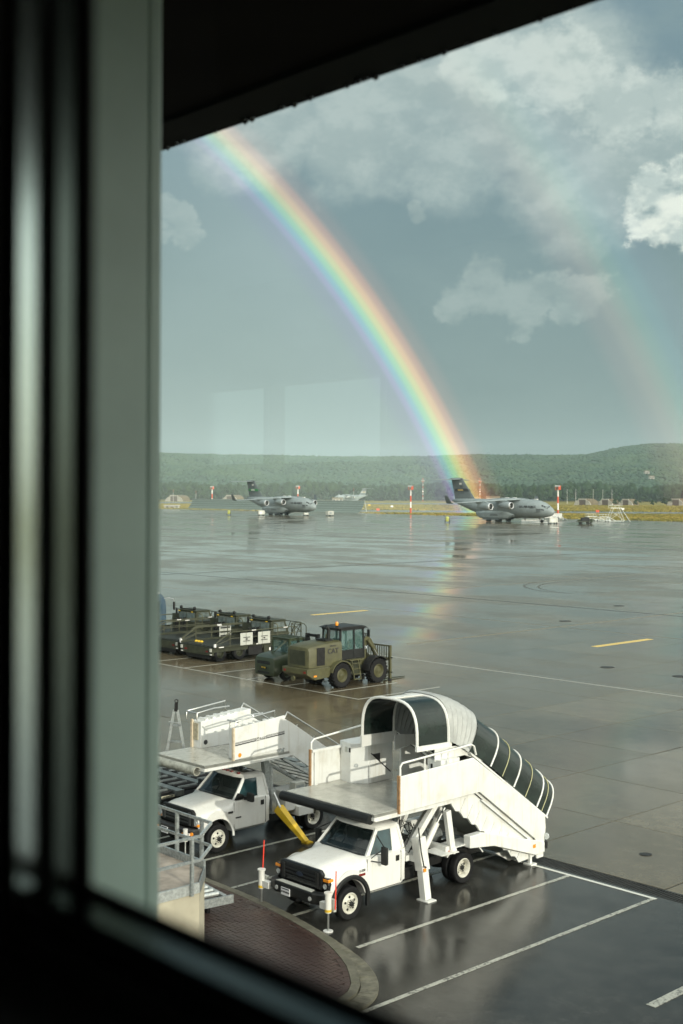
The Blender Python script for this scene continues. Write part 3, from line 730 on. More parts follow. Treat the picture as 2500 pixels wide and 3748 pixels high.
# the rainbow: its light painted on a clear glowing sheet a little beyond the nearer aircraft, 42 degrees round the point opposite the sun
AX = SUN_DIR.normalized(); E1 = AX.cross(Vector((0,0,1))).normalized(); E2 = E1.cross(AX)
def bow(name, label, t0, t1, stops, strength, p0, p1, RR):
    nt_, npn = 30, 90; mb = MB(); uv = []
    for j in range(npn+1):
        ph = R(p0 + (p1-p0)*j/npn)
        for i in range(nt_+1):
            th = R(t0 + (t1-t0)*i/nt_)
            mb.v.append(tuple(Vector((0,0,EYE)) + RR*(math.cos(th)*AX + math.sin(th)*(math.cos(ph)*E1 + math.sin(ph)*E2)))); uv.append((i/nt_, j/npn))
    for j in range(npn):
        for i in range(nt_): a = j*(nt_+1)+i; mb.f.append((a, a+1, a+nt_+2, a+nt_+1))
    m, nt, b = nodes(name + '_light'); nt.nodes.remove(b)
    o = mb.build(name, m); l = o.data.uv_layers.new(name='UVMap')
    for lp in o.data.loops: l.data[lp.index].uv = uv[lp.vertex_index]
    s = N(nt, 'ShaderNodeSeparateXYZ', inp={0: N(nt, 'ShaderNodeTexCoord').outputs['UV']})
    cr = N(nt, 'ShaderNodeValToRGB', inp={0: s.outputs[0]}); cr.color_ramp.interpolation = 'EASE'
    e = cr.color_ramp.elements
    while len(e) > 1: e.remove(e[-1])
    for q, (an, col) in enumerate(stops):
        x = (an-t0)/(t1-t0)
        k = e[0] if q == 0 else e.new(x)
        k.position = x; k.color = col + (1,)
    fade = nop(nt, 'MULTIPLY', nmap(nt, s.outputs[1], 0, .04), nmap(nt, s.outputs[1], 1.0, .35, .0, 1.0))
    em = N(nt, 'ShaderNodeEmission', inp={0: cr.outputs[0], 1: nop(nt, 'MULTIPLY', fade, strength)})
    adn = N(nt, 'ShaderNodeAddShader', inp={0: N(nt, 'ShaderNodeBsdfTransparent').outputs[0], 1: em.outputs[0]})
    nt.links.new(adn.outputs[0], nt.nodes['Material Output'].inputs[0]); m.cycles.emission_sampling = 'NONE'
    return tag(o, label, 'rainbow', kind='thing')
bow('rainbow', 'bright main rainbow coming down behind the tail of the nearer aircraft', 22, 43.0,
    [(22,(0,0,0)),(28,(.130,.142,.120)),(36,(.158,.172,.150)),(39.4,(.175,.188,.175)),(40.35,(.17,.15,.21)),(40.62,(.27,.20,.40)),(40.86,(.16,.36,.44)),(41.12,(.28,.56,.28)),(41.40,(.66,.58,.16)),(41.66,(.78,.38,.12)),(41.94,(.48,.15,.06)),(42.3,(.10,.025,.012)),(43.0,(0,0,0))], .66, 14, 66, 650)  # pale inner stops add the brightening of sky and hills inside the bow
bow('secondary_rainbow', 'faint outer rainbow near the right edge of the picture', 49, 54.0,
    [(49,(0,0,0)),(50.0,(.05,.02,.016)),(50.6,(.10,.06,.04)),(51.1,(.085,.085,.05)),(51.5,(.045,.09,.06)),(52.1,(.025,.065,.075)),(52.9,(.015,.02,.035)),(54.0,(0,0,0))], .85, 12, 47, 660)

# ================================================================ VEHICLES: shared parts
def wheel(parent, x, y, r, w, side, rim=RIMC, tyre=RUBBER, holes=5, name='wheel', lug=False, dish=.06, rr=.62):
    t = bpy.data.objects.new(name, None); COL.objects.link(t); t.parent = parent; t.location = (x, y, r)
    h = w/2; s = side
    MB().lathe([(r*rr,-h*.85),(r*.78,-h),(r*.93,-h*.98),(r*.985,-h*.8),(r,-h*.55),(r,h*.55),(r*.985,h*.8),(r*.93,h*.98),(r*.78,h),(r*rr,h*.85)], (0,0,0), 'x', 32).build('tyre', tyre, t, smooth=True)
    if lug:
        mb = MB()
        for k in range(22):
            for sd in (-1, 1):
                a = 2*math.pi*(k + (.5 if sd > 0 else 0))/22; m_ = Matrix.Rotation(a, 3, 'X')
                mb.obox(m_ @ Vector((sd*h*.5, 0, r*1.0)), (h*.98, r*.13, r*.07), m_)
        mb.build('tread', tyre, t)
    ro = r*rr
    MB().lathe([(ro*1.02, s*h*.86),(ro*.96, s*h*.95),(ro*.90, s*h*.80),(ro*.80, s*(h*.55)),(ro*.74, s*(h-dish-.02)),(ro*.45, s*(h-dish)),(ro*.42, s*(h-dish+.035)),(ro*.30, s*(h-dish+.04)),(0, s*(h-dish+.04))], (0,0,0), 'x', 28).build('rim', rim, t, smooth=True)
    MB().lathe([(ro*1.0, -s*h*.8),(0, -s*h*.8)], (0,0,0), 'x', 20).build('back_plate', CHASSIS, t)
    MB().lathe([(ro*.27, s*(h-dish+.03)),(ro*.25, s*(h-dish+.075)),(ro*.16, s*(h-dish+.085)),(0, s*(h-dish+.085))], (0,0,0), 'x', 14).build('hub', CHASSIS if holes else rim, t, smooth=True)
    if holes:
        mb = MB(); mb2 = MB()
        for k in range(holes):
            a = 2*math.pi*k/holes + .4; c0 = (s*(h-dish-.013), ro*.61*math.cos(a), ro*.61*math.sin(a))
            mb.cyl(c0, (c0[0]+s*.010, c0[1], c0[2]), ro*.125, n=10)
        for k in range(10):
            a = 2*math.pi*k/10; c0 = (s*(h-dish+.03), ro*.36*math.cos(a), ro*.36*math.sin(a)); mb2.cyl(c0, (c0[0]+s*.035, c0[1], c0[2]), ro*.045, n=6)
        mb.build('vent_holes', BLACK, t); mb2.build('wheel_nuts', CHASSIS, t)
    return t
def arc(cx_, cz, r, a0, a1, n): return [(cx_ + r*math.cos(R(a0+(a1-a0)*k/n)), cz + r*math.sin(R(a0+(a1-a0)*k/n))) for k in range(n+1)]

SEATG = M('seat_cloth', (.07,.068,.06), .8, var=.2)
def cab(root, wb, newer):
    """single-cab chassis truck; nose to -y, front axle at y=0"""
    # body shell: cross-sections from the nose to the back of the cab
    ys = sorted(set([-.93,-.90,-.84,-.74,-.62] + [-.54+.06*k for k in range(19)] + [.60,.68,.90,1.2,1.5,1.75,1.88,1.93]))
    rings = []
    def fy(y): return y if y > -.53 else -.53 + (y+.53)*.325
    for y in ys:
        cowl = min(1, max(0, (y-.46)/.16))
        zt = 1.26 + .20*min(1, max(0, (y+.93)/1.40))**.75 if y < .5 else 1.46
        zt -= .03*max(0, (-.84-y)/.09)
        zt = zt*(1-cowl) + 1.40*cowl
        wx = 1.0 - .07*max(0, (-.62-y)/.31)**2 - (.03 if y > 1.9 else 0)
        zb = .44 + math.sqrt(max(0, .53**2 - y*y)) if abs(y) < .53 else (.58 if y < 0 else .52)
        if y > 1.85: zb = .60
        bulge = .8*math.exp(-(y/.62)**2)*.02
        zs = zt - .36
        hp = [(0,zt),(.38,zt-.006),(.56,zt-.016),(.64,zt-.055),(.74,zt-.12+.02*newer),(.87*wx,zt-.155),(.965*wx,zt-.225),(wx+bulge,zs),(wx+bulge,max(zb+.25,.86)),(wx+bulge*.5,max(zb+.08,.68)),(wx-.02,zb),(.72,zb)]
        if cowl > 0: 
            q = [(0,zt),(.38,zt),(.56,zt),(.66,zt),(.76,zt),(.88,zt),(.965,zt-.03),(1.0,zt-.10)] + hp[8:]
            hp = [(a[0]*(1-cowl)+b2[0]*cowl, a[1]*(1-cowl)+b2[1]*cowl) for a, b2 in zip(hp, q)]
        ring = [(-x, fy(y), z) for x, z in reversed(hp[1:])] + [(x, fy(y), z) for x, z in hp]
        rings.append(ring)
    MB().loft(rings, closed=False, cap=False).build('body', WHITE, root, smooth=True)
    MB().box(-.97,.97,1.90,1.935,.60,1.40).build('cab_back', WHITE, root)
    MB().prism([(-.62,.62),(-.62,.96),(-.55,1.0),(.50,1.12),(1.88,1.12),(1.88,.56),(.60,.56),(.50,.98),(-.50,.98),(-.56,.62)], 'x', -.90, .90).build('wheel_well', CHASSIS, root)
    # glasshouse
    b0 = [(-.90,.66),(-.45,.50),(.45,.50),(.90,.66),(.93,1.90),(-.93,1.90)]; r0 = [(-.73,1.14),(-.38,1.05),(.38,1.05),(.73,1.14),(.77,1.84),(-.77,1.84)]
    def lerp(a, b2, t): return tuple(p+(q-p)*t for p, q in zip(a, b2))
    B3 = [(x, y, 1.40) for x, y in b0]; T3 = [(x, y, 1.965) for x, y in r0]
    core = [[(p[0]*.985, p[1]+(.01 if p[1] < 1.2 else -.01), p[2]) for p in q] for q in (B3, T3)]
    ws = MB(); ws.add([core[0][0],core[0][1],core[0][2],core[0][3],core[1][0],core[1][1],core[1][2],core[1][3]], [(0,1,5,4),(1,2,6,5),(2,3,7,6)]); ws.build('windscreen', SCREEN, root)
    for a, b2, nm_, mt in ((3,4,'side_window',TEALGLASS),(5,0,'side_window',TEALGLASS),(4,5,'rear_window',WINDOW)):
        MB().add([core[0][a],core[0][b2],core[1][b2],core[1][a]], [(0,1,2,3)]).build(nm_, mt, root)
    dash = MB().box(-.80,.80,.78,1.0,1.2,1.43); dash.build('dashboard', BLACK, root)
    for sx in (-.42,.42):
        MB().box(sx-.24,sx+.24,1.42,1.60,1.40,1.72).build('seat_back', SEATG, root, bevel=.05); MB().box(sx-.12,sx+.12,1.46,1.56,1.74,1.88).build('headrest', SEATG, root, bevel=.03)
    MB().tube([(-.42+.18*math.cos(t*.6283),.98+.08*math.sin(t*.6283),1.56+.16*math.sin(t*.6283)) for t in range(10)], .018, 6, True).build('steering_wheel', BLACK, root)
    MB().box(-.12,.12,1.02,1.08,1.86,1.93).build('rear_view_mirror', BLACK, root)
    # roof skin
    rr = []
    for z, sc2, yo in ((1.955,1.0,0),(1.985,1.01,0),(2.02,.97,0),(2.045,.86,0),(2.052,.6,0)):
        rr.append([((x*sc2), 1.47+(y-1.47)*(sc2+.03), z) for x, y in r0])
    MB().loft(rr).build('roof', WHITE, root, smooth=True)
    mb = MB()
    for s in (-1, 1):
        i, j = (3, 4) if s > 0 else (0, 5)
        A0, A1 = Vector(B3[i]), Vector(T3[i]); C0, C1 = Vector(B3[j]), Vector(T3[j])
        o_ = Vector((s*.012, -.01, 0))
        # A pillar, door frame, B pillar with the quarter panel
        mb.add([A0+o_+Vector((0,-.03,0)), A0+o_+Vector((s*.005,.10,0)), A1+o_+Vector((0,.09,0)), A1+o_+Vector((0,-.02,0))] + [A0+Vector((-s*.06,-.02,0)), A0+Vector((-s*.04,.08,0)), A1+Vector((-s*.05,.08,0)), A1+Vector((-s*.05,-.01,0))], [(0,1,2,3),(0,3,7,4),(1,5,6,2),(4,7,6,5)])
        b_ = lerp(A0, C0, .70); t_ = lerp(A1, C1, .66)
        b_ = Vector(b_) + Vector((s*.014,0,-.02)); t_ = Vector(t_) + Vector((s*.014,0,0)); Cb = C0 + Vector((s*.014,.02,-.02)); Ct = C1 + Vector((s*.014,.015,0))
        mb.add([b_, Cb, Ct, t_, b_-Vector((s*.05,0,0)), Cb-Vector((s*.05,0,0)), Ct-Vector((s*.05,0,0)), t_-Vector((s*.05,0,0))], [(0,1,2,3),(4,7,6,5),(0,3,7,4),(1,5,6,2)])
        mb.bar(A1+Vector((s*.006,.02,-.02)), C1+Vector((s*.006,0,-.02)), .05, .07); mb.bar(C0+Vector((-s*.02,.0,0)), C1+Vector((-s*.02,0,0)), .10, .08, (0,1,0))
    mb.bar(Vector(B3[5])+Vector((0,0,.08)), Vector(B3[4])+Vector((0,0,.08)), .05, .20); mb.bar(T3[5], T3[4], .05, .10); mb.bar(lerp(T3[0],T3[1],0), T3[1], .05, .05); mb.bar(T3[1], T3[2], .05, .05); mb.bar(T3[2], T3[3], .05, .05)
    mb.build('pillars', WHITE, root)
    MB().prism([(-.86,.67),(-.44,.50),(.44,.50),(.86,.67),(.84,.78),(.44,.62),(-.44,.62),(-.84,.78)], 'z', 1.395, 1.425).build('wiper_cowl', BLACK, root)
    mb = MB(); mb.bar((-.55,.66,1.50),(.05,.62,1.46),.02,.02); mb.bar((.1,.66,1.50),(.62,.66,1.46),.02,.02); mb.build('wipers', BLACK, root)
    # doors
    for s in (-1, 1):
        xo = s*1.006
        d = MB(); d.prism([(.64,1.37),(.60,1.1),(.60,.60),(.66,.56),(1.70,.56),(1.76,.62),(1.76,1.37)], 'x', s*.96, xo); dr = d.build('door', WHITE, root, bevel=.012)
        MB().box(min(xo,xo+s*.012), max(xo,xo+s*.012), 1.58, 1.70, 1.13, 1.27).build('handle', BLACK, dr)
        sm_ = MB(); 
        for q in (((.585,.58),(.585,1.36)),((1.775,.60),(1.775,1.36)),((.60,.545),(1.74,.545))):
            (ya,za),(yb,zb_) = q; sm_.box(s*.99 if s>0 else -1.004, 1.004 if s>0 else -.99, min(ya,yb)-.006, max(ya,yb)+.006, min(za,zb_)-.006, max(za,zb_)+.006)
        sm_.build('door_seam', BLACK, dr)
    # grille, lamps, bumper
    gr = MB(); gr.prism([(-.74,.80),(-.80,1.20),(-.70,1.285),(.70,1.285),(.80,1.20),(.74,.80)], 'y', -.73, -.62); go = gr.build('grille', BLACKG if newer else BLACK, root, bevel=.03)
    mb = MB()
    for z in ((.90,1.00,1.10) if not newer else (.93,1.02,1.11)): mb.box(-.62,.62,-.75,-.725,z-.022,z+.022)
    for x in (-.62,.62): mb.box(x-.05,x+.05,-.76,-.725,.84,1.22)
    mb.build('bars', BLACK if newer else M('grille_grey', (.05,.055,.055), .3, .4), go, bevel=.01)
    mb = MB(); n_ = 16; mb.add([(.115*math.cos(2*math.pi*k/n_), yy, 1.06+.05*math.sin(2*math.pi*k/n_)) for yy in (-.752,-.77) for k in range(n_)], [tuple(range(n_)), tuple(range(n_,2*n_))] + [(k,(k+1)%n_,n_+(k+1)%n_,n_+k) for k in range(n_)]); mb.build('emblem', BLUE, go)
    for s in (-1, 1):
        hl = MB(); hl.prism([(s*.76,.83),(s*.79,1.13),(s*.955,1.12),(s*.985,.98),(s*.97,.83)], 'y', -.70, -.55); ho = hl.build('headlight', BLACKG if newer else LAMP, root, bevel=.02)
        MB().box(min(s*.80,s*.985), max(s*.80,s*.985), -.71, -.53, (1.04 if newer else .85), (1.11 if newer else .93)).build('turn_signal', AMBER, ho, bevel=.01)
        MB().cyl((s*.87,-.70,.93),(s*.87,-.715,.93),.065,n=14).build('lens', LAMP, ho)
    bp = MB()
    BO = .16
    bpts = [(-1.0,-.80+BO),(-.97,-1.02+BO),(-.70,-1.13+BO),(.70,-1.13+BO),(.97,-1.02+BO),(1.0,-.80+BO)]
    rings = [[(x*.98,y+.02,.52),(x,y,.56),(x,y,.76),(x*.99,y+.03,.80),(x*.93,y+.16,.80),(x*.93,y+.16,.52)] for x, y in bpts]
    bp.loft(rings); bo = bp.build('bumper', BLACK if newer else M('dark_bumper', (.03,.03,.03), .35), root, bevel=.015)
    if newer: MB().prism([(-.66,-.96),(.66,-.96),(.60,-.80),(-.60,-.80)], 'z', .802, .815).build('step_pad', LIGHTPANEL, bo)
    for s in (-1, 1): MB().cyl((s*.62,-.96,.64),(s*.62,-.985,.64),.055,n=12).build('fog_light', LAMP if newer else AMBER, bo)
    if not newer:
        for s in (-1, 1): MB().cyl((s*.93,-.88,.68),(s*.94,-.91,.68),.055,n=12).build('marker_light', AMBER, bo)
        MB().box(.66,.90,-.965,-.90,.64,.70).build('white_strip', WHITE2, bo)
    pl = MB().box(-.42,-.10,-1.0,-.98,.52,.70).build('number_plate', PLATE, bo)
    text('AF 09C00030' if newer else '04B 4127', .055 if newer else .07, DKLETTER, pl, (-.26,-1.003,.60), FRONT)
    MB().box(-.40,-.12,-1.002,-.998,.665,.69).build('plate_band', BLUE, pl)
    # chassis
    ch = MB(); L1_ = wb + 1.15
    for s in (-1, 1): ch.box(s*.43-.04, s*.43+.04, -.75, L1_, .52, .74)
    for y in (1.2, 2.4, wb-.5, wb+.6): ch.box(-.40,.40,y-.05,y+.05,.55,.70)
    ch.cyl((-.8,0,.41),(.8,0,.41),.06,n=8); ch.cyl((-.8,wb,.41),(.8,wb,.41),.08,n=8); ch.cyl((0,wb,.41-.15),(0,wb,.41+.15),.17,n=12); ch.cyl((0,.6,.5),(0,wb,.45),.05,n=8)
    ch.build('chassis', CHASSIS, root)
    MB().box(-.78,-.50,1.95,2.9,.48,.80).build('fuel_tank', CHASSIS, root, bevel=.04); MB().box(.50,.78,2.0,2.5,.48,.78).build('battery_box', CHASSIS, root, bevel=.02)
    for s in (-1, 1):
        wheel(root, s*.90, 0, .41, .24, s, dish=-.03 if False else .015)
        wheel(root, s*.86, wb, .41, .23, s, dish=.13); wheel(root, s*.60, wb, .41, .22, s, dish=.13)
    # mirrors
    for s in (-1, 1):
        if newer:
            mo = MB().box(s*1.22-.09, s*1.22+.09, .92, 1.0, 1.20, 1.64).build('mirror', BLACK, root, bevel=.015)
            MB().box(s*1.22-.075 + s*.02, s*1.22+.075 + s*.02, 1.001, 1.008, 1.22, 1.62).build('mirror_glass', LAMP, mo)
            mb = MB(); mb.tube([(s*1.0,.70,1.30),(s*1.22,.94,1.26)], .014, 6); mb.tube([(s*.84,1.05,1.85),(s*1.22,.95,1.64)], .014, 6); mb.tube([(s*.97,.90,1.42),(s*1.22,.96,1.45)], .012, 6); mb.tube([(s*.98,.70,1.34),(s*1.22,.95,1.62)], .012, 6); mb.build('mirror_arm', CHASSIS, mo)
        else:
            mo = MB().box(s*1.20-.13, s*1.20+.13, .98, 1.10, 1.34, 1.60).build('mirror', BLACK, root, bevel=.04)
            MB().bar((s*.98,.98,1.42),(s*1.12,1.02,1.44),.06,.10).build('mirror_arm', BLACK, mo)
            MB().prism([(.66,1.40),(.95,1.40),(.95,1.52),(.80,1.58)], 'x', s*.90, s*.985).build('mirror_sail', BLACK, mo)
    return root

def panel(name, poly, x0, x1, mat, root, bevel=.012):
    return MB().prism(poly, 'x', x0, x1).build(name, mat, root, bevel=bevel)
DECKRIB = M('bright_aluminium_rib', (.66,.66,.61), .26, .6, var=.12, scale=5)
def deck_ribs(root, x0, x1, y0, y1, z, step=.08, name='deck'):
    d = MB().box(x0, x1, y0, y1, z-.07, z).build(name, DECK, root)
    mb = MB(); x = x0 + .02
    while x < x1 - .03: mb.box(x, x+step*.5, y0+.01, y1-.01, z-.001, z+.012); x += step
    tag(mb.build('deck_ribs', DECKRIB, d), kind='stuff')
    return d

# ================================================================ NEAR STAIR TRUCK
ta = thing('stair_truck', 'white stair truck with a dark curved canopy and black bumper, nearest the window', 'truck', (-23.03, 20.88, 0))
cab(ta, 4.22, True)
for s in (-1, 1):
    fl = MB(); pts = arc(0, .44, .545, -8, 188, 22); po = arc(0, .44, .66, -8, 188, 22)
    fl.prism(pts + po[::-1], 'x', s*.99, s*1.065); fl.build('fender_flare', BLACK, ta, bevel=.03, smooth=True)
    MB().box(min(s*.99,s*1.06), max(s*.99,s*1.06), .52, .62, .25, .55).build('mud_flap', BLACK, ta)
    text('F-550', .085, DKLETTER, ta, (s*1.022,.40,1.13), RIGHT if s > 0 else (R(90),0,R(-90)))
    MB().box(s*1.0 if s > 0 else -1.022, 1.022 if s > 0 else -1.0, .29, .50, 1.00, 1.06).build('side_badge', REDL, ta)
bl = MB().box(-.45,.45,1.28,1.62,2.05,2.066).build('roof_hatch', WINDOW, ta)
# front jacks with marker rods
for s, xx in ((1,1.22),(-1,-1.27)):
    j = MB(); j.cyl((xx,-.92,.45),(xx,-.92,.90),.08,n=12); j.cyl((xx,-.92,.90),(xx,-.92,.93),.105,n=12); jo = j.build('front_jack', WHITE, ta, smooth=True)
    MB().cyl((xx,-.92,.02),(xx,-.92,.5),.026,n=10).build('ram', STEEL, jo); MB().cyl((xx,-.92,.0),(xx,-.92,.022),.12,n=14).build('foot', WHITE2, jo)
    MB().box(min(xx,s*.96), max(xx,s*.96), -.96, -.82, .50, .66).build('outrigger_beam', WHITE2, jo)
    MB().box(xx-s*.0-.09, xx+.09, -.82, -.74, .45, .74).build('valve_block', LIGHTPANEL, jo)
    MB().cyl((xx+s*.12,-.80,.52),(xx+s*.10,-.76,1.42 if s > 0 else 1.60),.015,n=8).build('marker_rod', REDFL, jo)
    MB().cyl((xx,-.92,.47),(xx,-.92,.53),.083,n=12).build('amber_band', YELLOW, jo)
# side stabilisers behind the cab
for s in (-1, 1):
    o_ = MB(); o_.bar((s*1.12,2.32,1.60),(s*1.24,2.44,.04),.20,.22,(0,1,0)); so = o_.build('stabiliser', WHITE2, ta, bevel=.01)
    MB().bar((s*1.10,2.30,1.62),(s*1.18,2.39,.78),.27,.28,(0,1,0)).build('sleeve', WHITE, so, bevel=.015)
    MB().box(s*1.25-.20, s*1.25+.20, 2.30, 2.62, 0, .03).build('foot', WHITE2, so)
    MB().box(min(s*.3,s*1.2), max(s*.3,s*1.2), 2.22, 2.52, .98, 1.16).build('cross_beam', WHITE2, so)
    MB().tube([(s*1.2,2.2,1.9),(s*1.35,2.15,1.3),(s*1.4,2.2,.95),(s*1.33,2.35,.88),(s*1.2,2.4,.95)], .018, 6).build('hose', BLACK, so)
    MB().box(s*1.30-.05, s*1.30+.05, 2.26, 2.34, .78, .86).build('amber_label', AMBER, so)
# lift frame
lf = MB(); 
for s in (-1, 1):
    lf.bar((s*.62,2.1,1.0),(s*.62,3.55,2.42),.12,.16,(0,1,0)); lf.bar((s*.95,2.25,1.45),(s*.95,3.15,2.35),.13,.15,(0,1,0)); lf.bar((s*.55,3.3,1.25),(s*.55,3.9,2.3),.10,.12,(0,1,0)); lf.bar((s*.95,3.75,.95),(s*.95,3.55,2.05),.12,.18,(0,1,0))
lf.box(-1.0,1.0,3.45,3.60,.98,1.12); lf.box(-.9,.9,2.05,2.18,1.0,1.14); lf.build('lift_frame', WHITE2, ta)
cy = MB(); 
for s in (-1, 1): cy.cyl((s*.82,2.75,1.05),(s*.82,3.30,1.75),.085,n=12)
cy.build('lift_cylinder', WHITE, ta, smooth=True)
cr = MB()
for s in (-1, 1): cr.cyl((s*.82,3.30,1.75),(s*.82,3.60,2.10),.035,n=8)
cr.build('cylinder_rod', STEEL, ta); MB().cyl((-1.0,3.75,.98),(1.05,3.75,.98),.09,n=14).build('pivot_tube', WHITE2, ta)
MB().cyl((-.35,3.0,.98),(-.35,4.6,1.0),.20,n=16).build('air_tank', GALV, ta, smooth=True); MB().box(-.3,.4,2.2,3.0,.9,1.35).build('hydraulic_unit', CHASSIS, ta, bevel=.03)
hs = MB()
for k in range(9):
    x0 = random.uniform(.2,.95); hs.tube([(x0,2.15,random.uniform(1.1,1.5)),(x0+random.uniform(-.1,.15),2.4,random.uniform(1.3,2.1)),(x0+random.uniform(-.2,.2),2.7,random.uniform(1.1,1.9)),(x0-.1,3.0,random.uniform(1.0,1.6))], .014, 5)
hs.build('hoses', BLACK, ta)
# platform
dk = deck_ribs(ta, -2.28, 1.10, .72, 3.70, 2.45)
fr_ = MB(); fr_.box(-2.28,1.12,.70,.76,2.30,2.375); fr_.box(1.03,1.10,.76,3.7,2.27,2.378); fr_.box(-2.26,-2.18,.76,3.7,2.27,2.378)
for y in (1.4,2.1,2.8,3.5): fr_.box(-2.18,1.03,y,y+.07,2.28,2.378)
fr_.build('deck_frame', WHITE2, dk)
MB().tube([(-2.36,.68,2.33),(1.02,.68,2.33)], .125, 16).build('bumper_roll', BLACK, ta, smooth=True)
MB().box(-2.30,1.0,.60,.76,2.41,2.447).build('bumper_cap', BLACK, ta, bevel=.02)
# right guard wall running into the stair side
sl = -.664
panel('guard_panel', [(1.58,2.36),(1.58,3.28),(4.38,3.36),(7.47,1.28),(7.50,.95),(7.38,.13),(7.10,.13),(7.03,.70),(4.64,2.40)], 1.10, 1.16, WHITE2, ta, .02)
panel('edge_strip', [(1.535,2.34),(1.535,3.30),(1.576,3.30),(1.576,2.34)], 1.08, 1.17, WOODEDGE, ta, .005)
MB().tube([(1.13,1.60,3.28),(1.13,1.60,3.52),(1.13,1.68,3.60),(1.13,4.30,3.72),(1.13,4.42,3.66),(1.13,4.50,3.42)], .028, 8).build('hand_rail', WHITE2, ta, smooth=True)
rl = MB()
for t in (2.5,3.4): rl.cyl((1.13,t,3.28),(1.13,t,3.63),.022,n=6)
rl.build('rail_post', WHITE2, ta)
# inner stringer below the panel
saw2 = [(3.62,2.36)] + [q for k in range(9) for q in ((3.62+.33*k, 2.22-.235*k), (3.62+.33*k+.16, 2.02-.235*k))] + [(6.9,.16),(7.25,.20),(7.25,.72),(4.95,2.38)]
panel('stringer', saw2, .98, 1.05, WHITE2, ta, 0)
st_ = MB(); steps = 11
for k in range(steps):
    y = 4.0 + .30*k; z = 2.30 - .205*k
    st_.box(-1.0, .97, y, y+.30, z-.03, z); st_.box(-1.0, .97, y, y+.02, z-.20, z-.03)
st_.build('treads', LIGHTPANEL, ta)
rb = MB()
for k in range(9):
    y = 4.15 + .30*k; z = 2.30 - .21*k
    rb.bar((1.054,y,z),(1.054,y-.22,z-.34),.012,.06,(1,0,0))
rb.build('stringer_ribs', WHITE2, ta)
MB().tube([(1.075,4.45,2.42),(1.075,6.95,.62)], .014, 6).build('cable', CHASSIS, ta)
MB().bar((1.12,4.75,2.16),(1.12,7.0,.58),.04,.05,(1,0,0)).build('lower_lip', WHITE2, ta)
panel('guard_panel', [(4.0,2.36),(4.0,3.30),(4.38,3.36),(7.47,1.28),(7.50,.95),(7.38,.13),(7.10,.13),(7.03,.70),(4.64,2.40)], -1.24, -1.18, WHITE2, ta, .02)
# main sub-frame at the foot of the stair
panel('subframe_beam', [(4.2,.98),(4.2,1.30),(4.75,1.30),(7.2,.62),(7.4,.55),(7.4,.28),(7.0,.26),(5.2,.86)], .96, 1.20, WHITE2, ta, .02); panel('subframe_beam', [(4.2,.98),(4.2,1.30),(4.75,1.30),(7.2,.62),(7.4,.55),(7.4,.28),(7.0,.26),(5.2,.86)], -1.20, -.96, WHITE2, ta, .02)
panel('skid_plate', [(5.9,.40),(6.8,.42),(7.2,.30),(6.9,.12),(6.5,.08)], .60, .66, WHITE2, ta, .01)
MB().box(-1.15,1.15,7.22,7.40,.14,.45).build('rear_beam', WHITE2, ta, bevel=.01)
for s in (-1, 1): MB().box(s*1.08-.14,s*1.08+.14,6.75,7.02,0,.04).build('rear_foot', WHITE2, ta); MB().box(s*1.08-.04,s*1.08+.04,6.84,6.92,.04,.30).build('rear_leg', WHITE2, ta)
MB().cyl((1.22,7.42,.72),(1.22,7.46,.72),.09,n=14).build('rear_lamp', LAMP, ta); MB().box(1.05,1.22,7.42,7.52,.36,.58).build('tail_lamp', BLACK, ta, bevel=.03); MB().box(1.201,1.208,6.86,6.98,.48,.58).build('amber_label', AMBER, ta)
for s in (-1, 1):
    fd = MB(); fd.prism([(3.48,.86),(3.75,1.06),(4.62,1.06),(4.95,.72),(4.92,.70),(4.60,1.03),(3.77,1.03),(3.50,.83)], 'x', s*.50, s*1.02); fo = fd.build('mudguard', WHITE2, ta)
    MB().add([(s*.6,3.05,1.02),(s*1.18,3.10,1.00),(s*1.18,3.78,.98),(s*.6,3.78,1.04),(s*.6,3.05,1.0),(s*1.18,3.10,.98),(s*1.18,3.78,.96),(s*.6,3.78,1.02)], [(0,1,2,3),(7,6,5,4),(0,4,5,1),(1,5,6,2),(2,6,7,3),(3,7,4,0)]).build('fender_plate', WHITE2, fo)
    text('5', .17, REDP, fo, (s*1.0,3.55,1.005), (0,0,R(90)))
# left guard, cabinets
panel('guard_panel', [(1.62,2.46),(1.62,3.42),(2.70,3.42),(2.70,2.46)], -2.30, -2.26, WHITE2, ta); panel('edge_strip', [(1.575,2.44),(1.575,3.44),(1.616,3.44),(1.616,2.44)], -2.32, -2.24, WOODEDGE, ta, .005)
MB().box(-2.255,-2.20,1.70,1.80,2.46,3.40).build('guard_post', WHITE2, ta); MB().box(-2.258,-2.19,1.62,2.70,3.36,3.43).build('guard_cap', WHITE2, ta)
MB().tube([(-2.28,1.64,3.42),(-2.28,1.64,3.62),(-2.28,1.74,3.70),(-2.28,3.6,3.86),(-2.28,3.9,3.86)], .026, 8).build('hand_rail', WHITE2, ta, smooth=True)
MB().prism([(-2.28,2.70),(-1.75,2.60),(-1.38,2.93),(-1.38,3.85),(-2.28,3.85)], 'z', 2.452, 3.55).build('cabinet', WHITE2, ta, bevel=.012)
cd = MB(); cd.box(-1.378,-1.355,2.98,3.84,2.47,3.50); cd.build('cabinet_door', WHITE2, ta); MB().prism([(3.05,3.25),(3.35,3.02),(3.35,3.25)], 'x', -1.354, -1.348).build('warning_sign', DKLETTER, ta)
MB().bar((-1.34,3.0,3.28),(-1.34,3.75,2.68),.02,.03,(1,0,0)).build('stay', CHASSIS, ta)
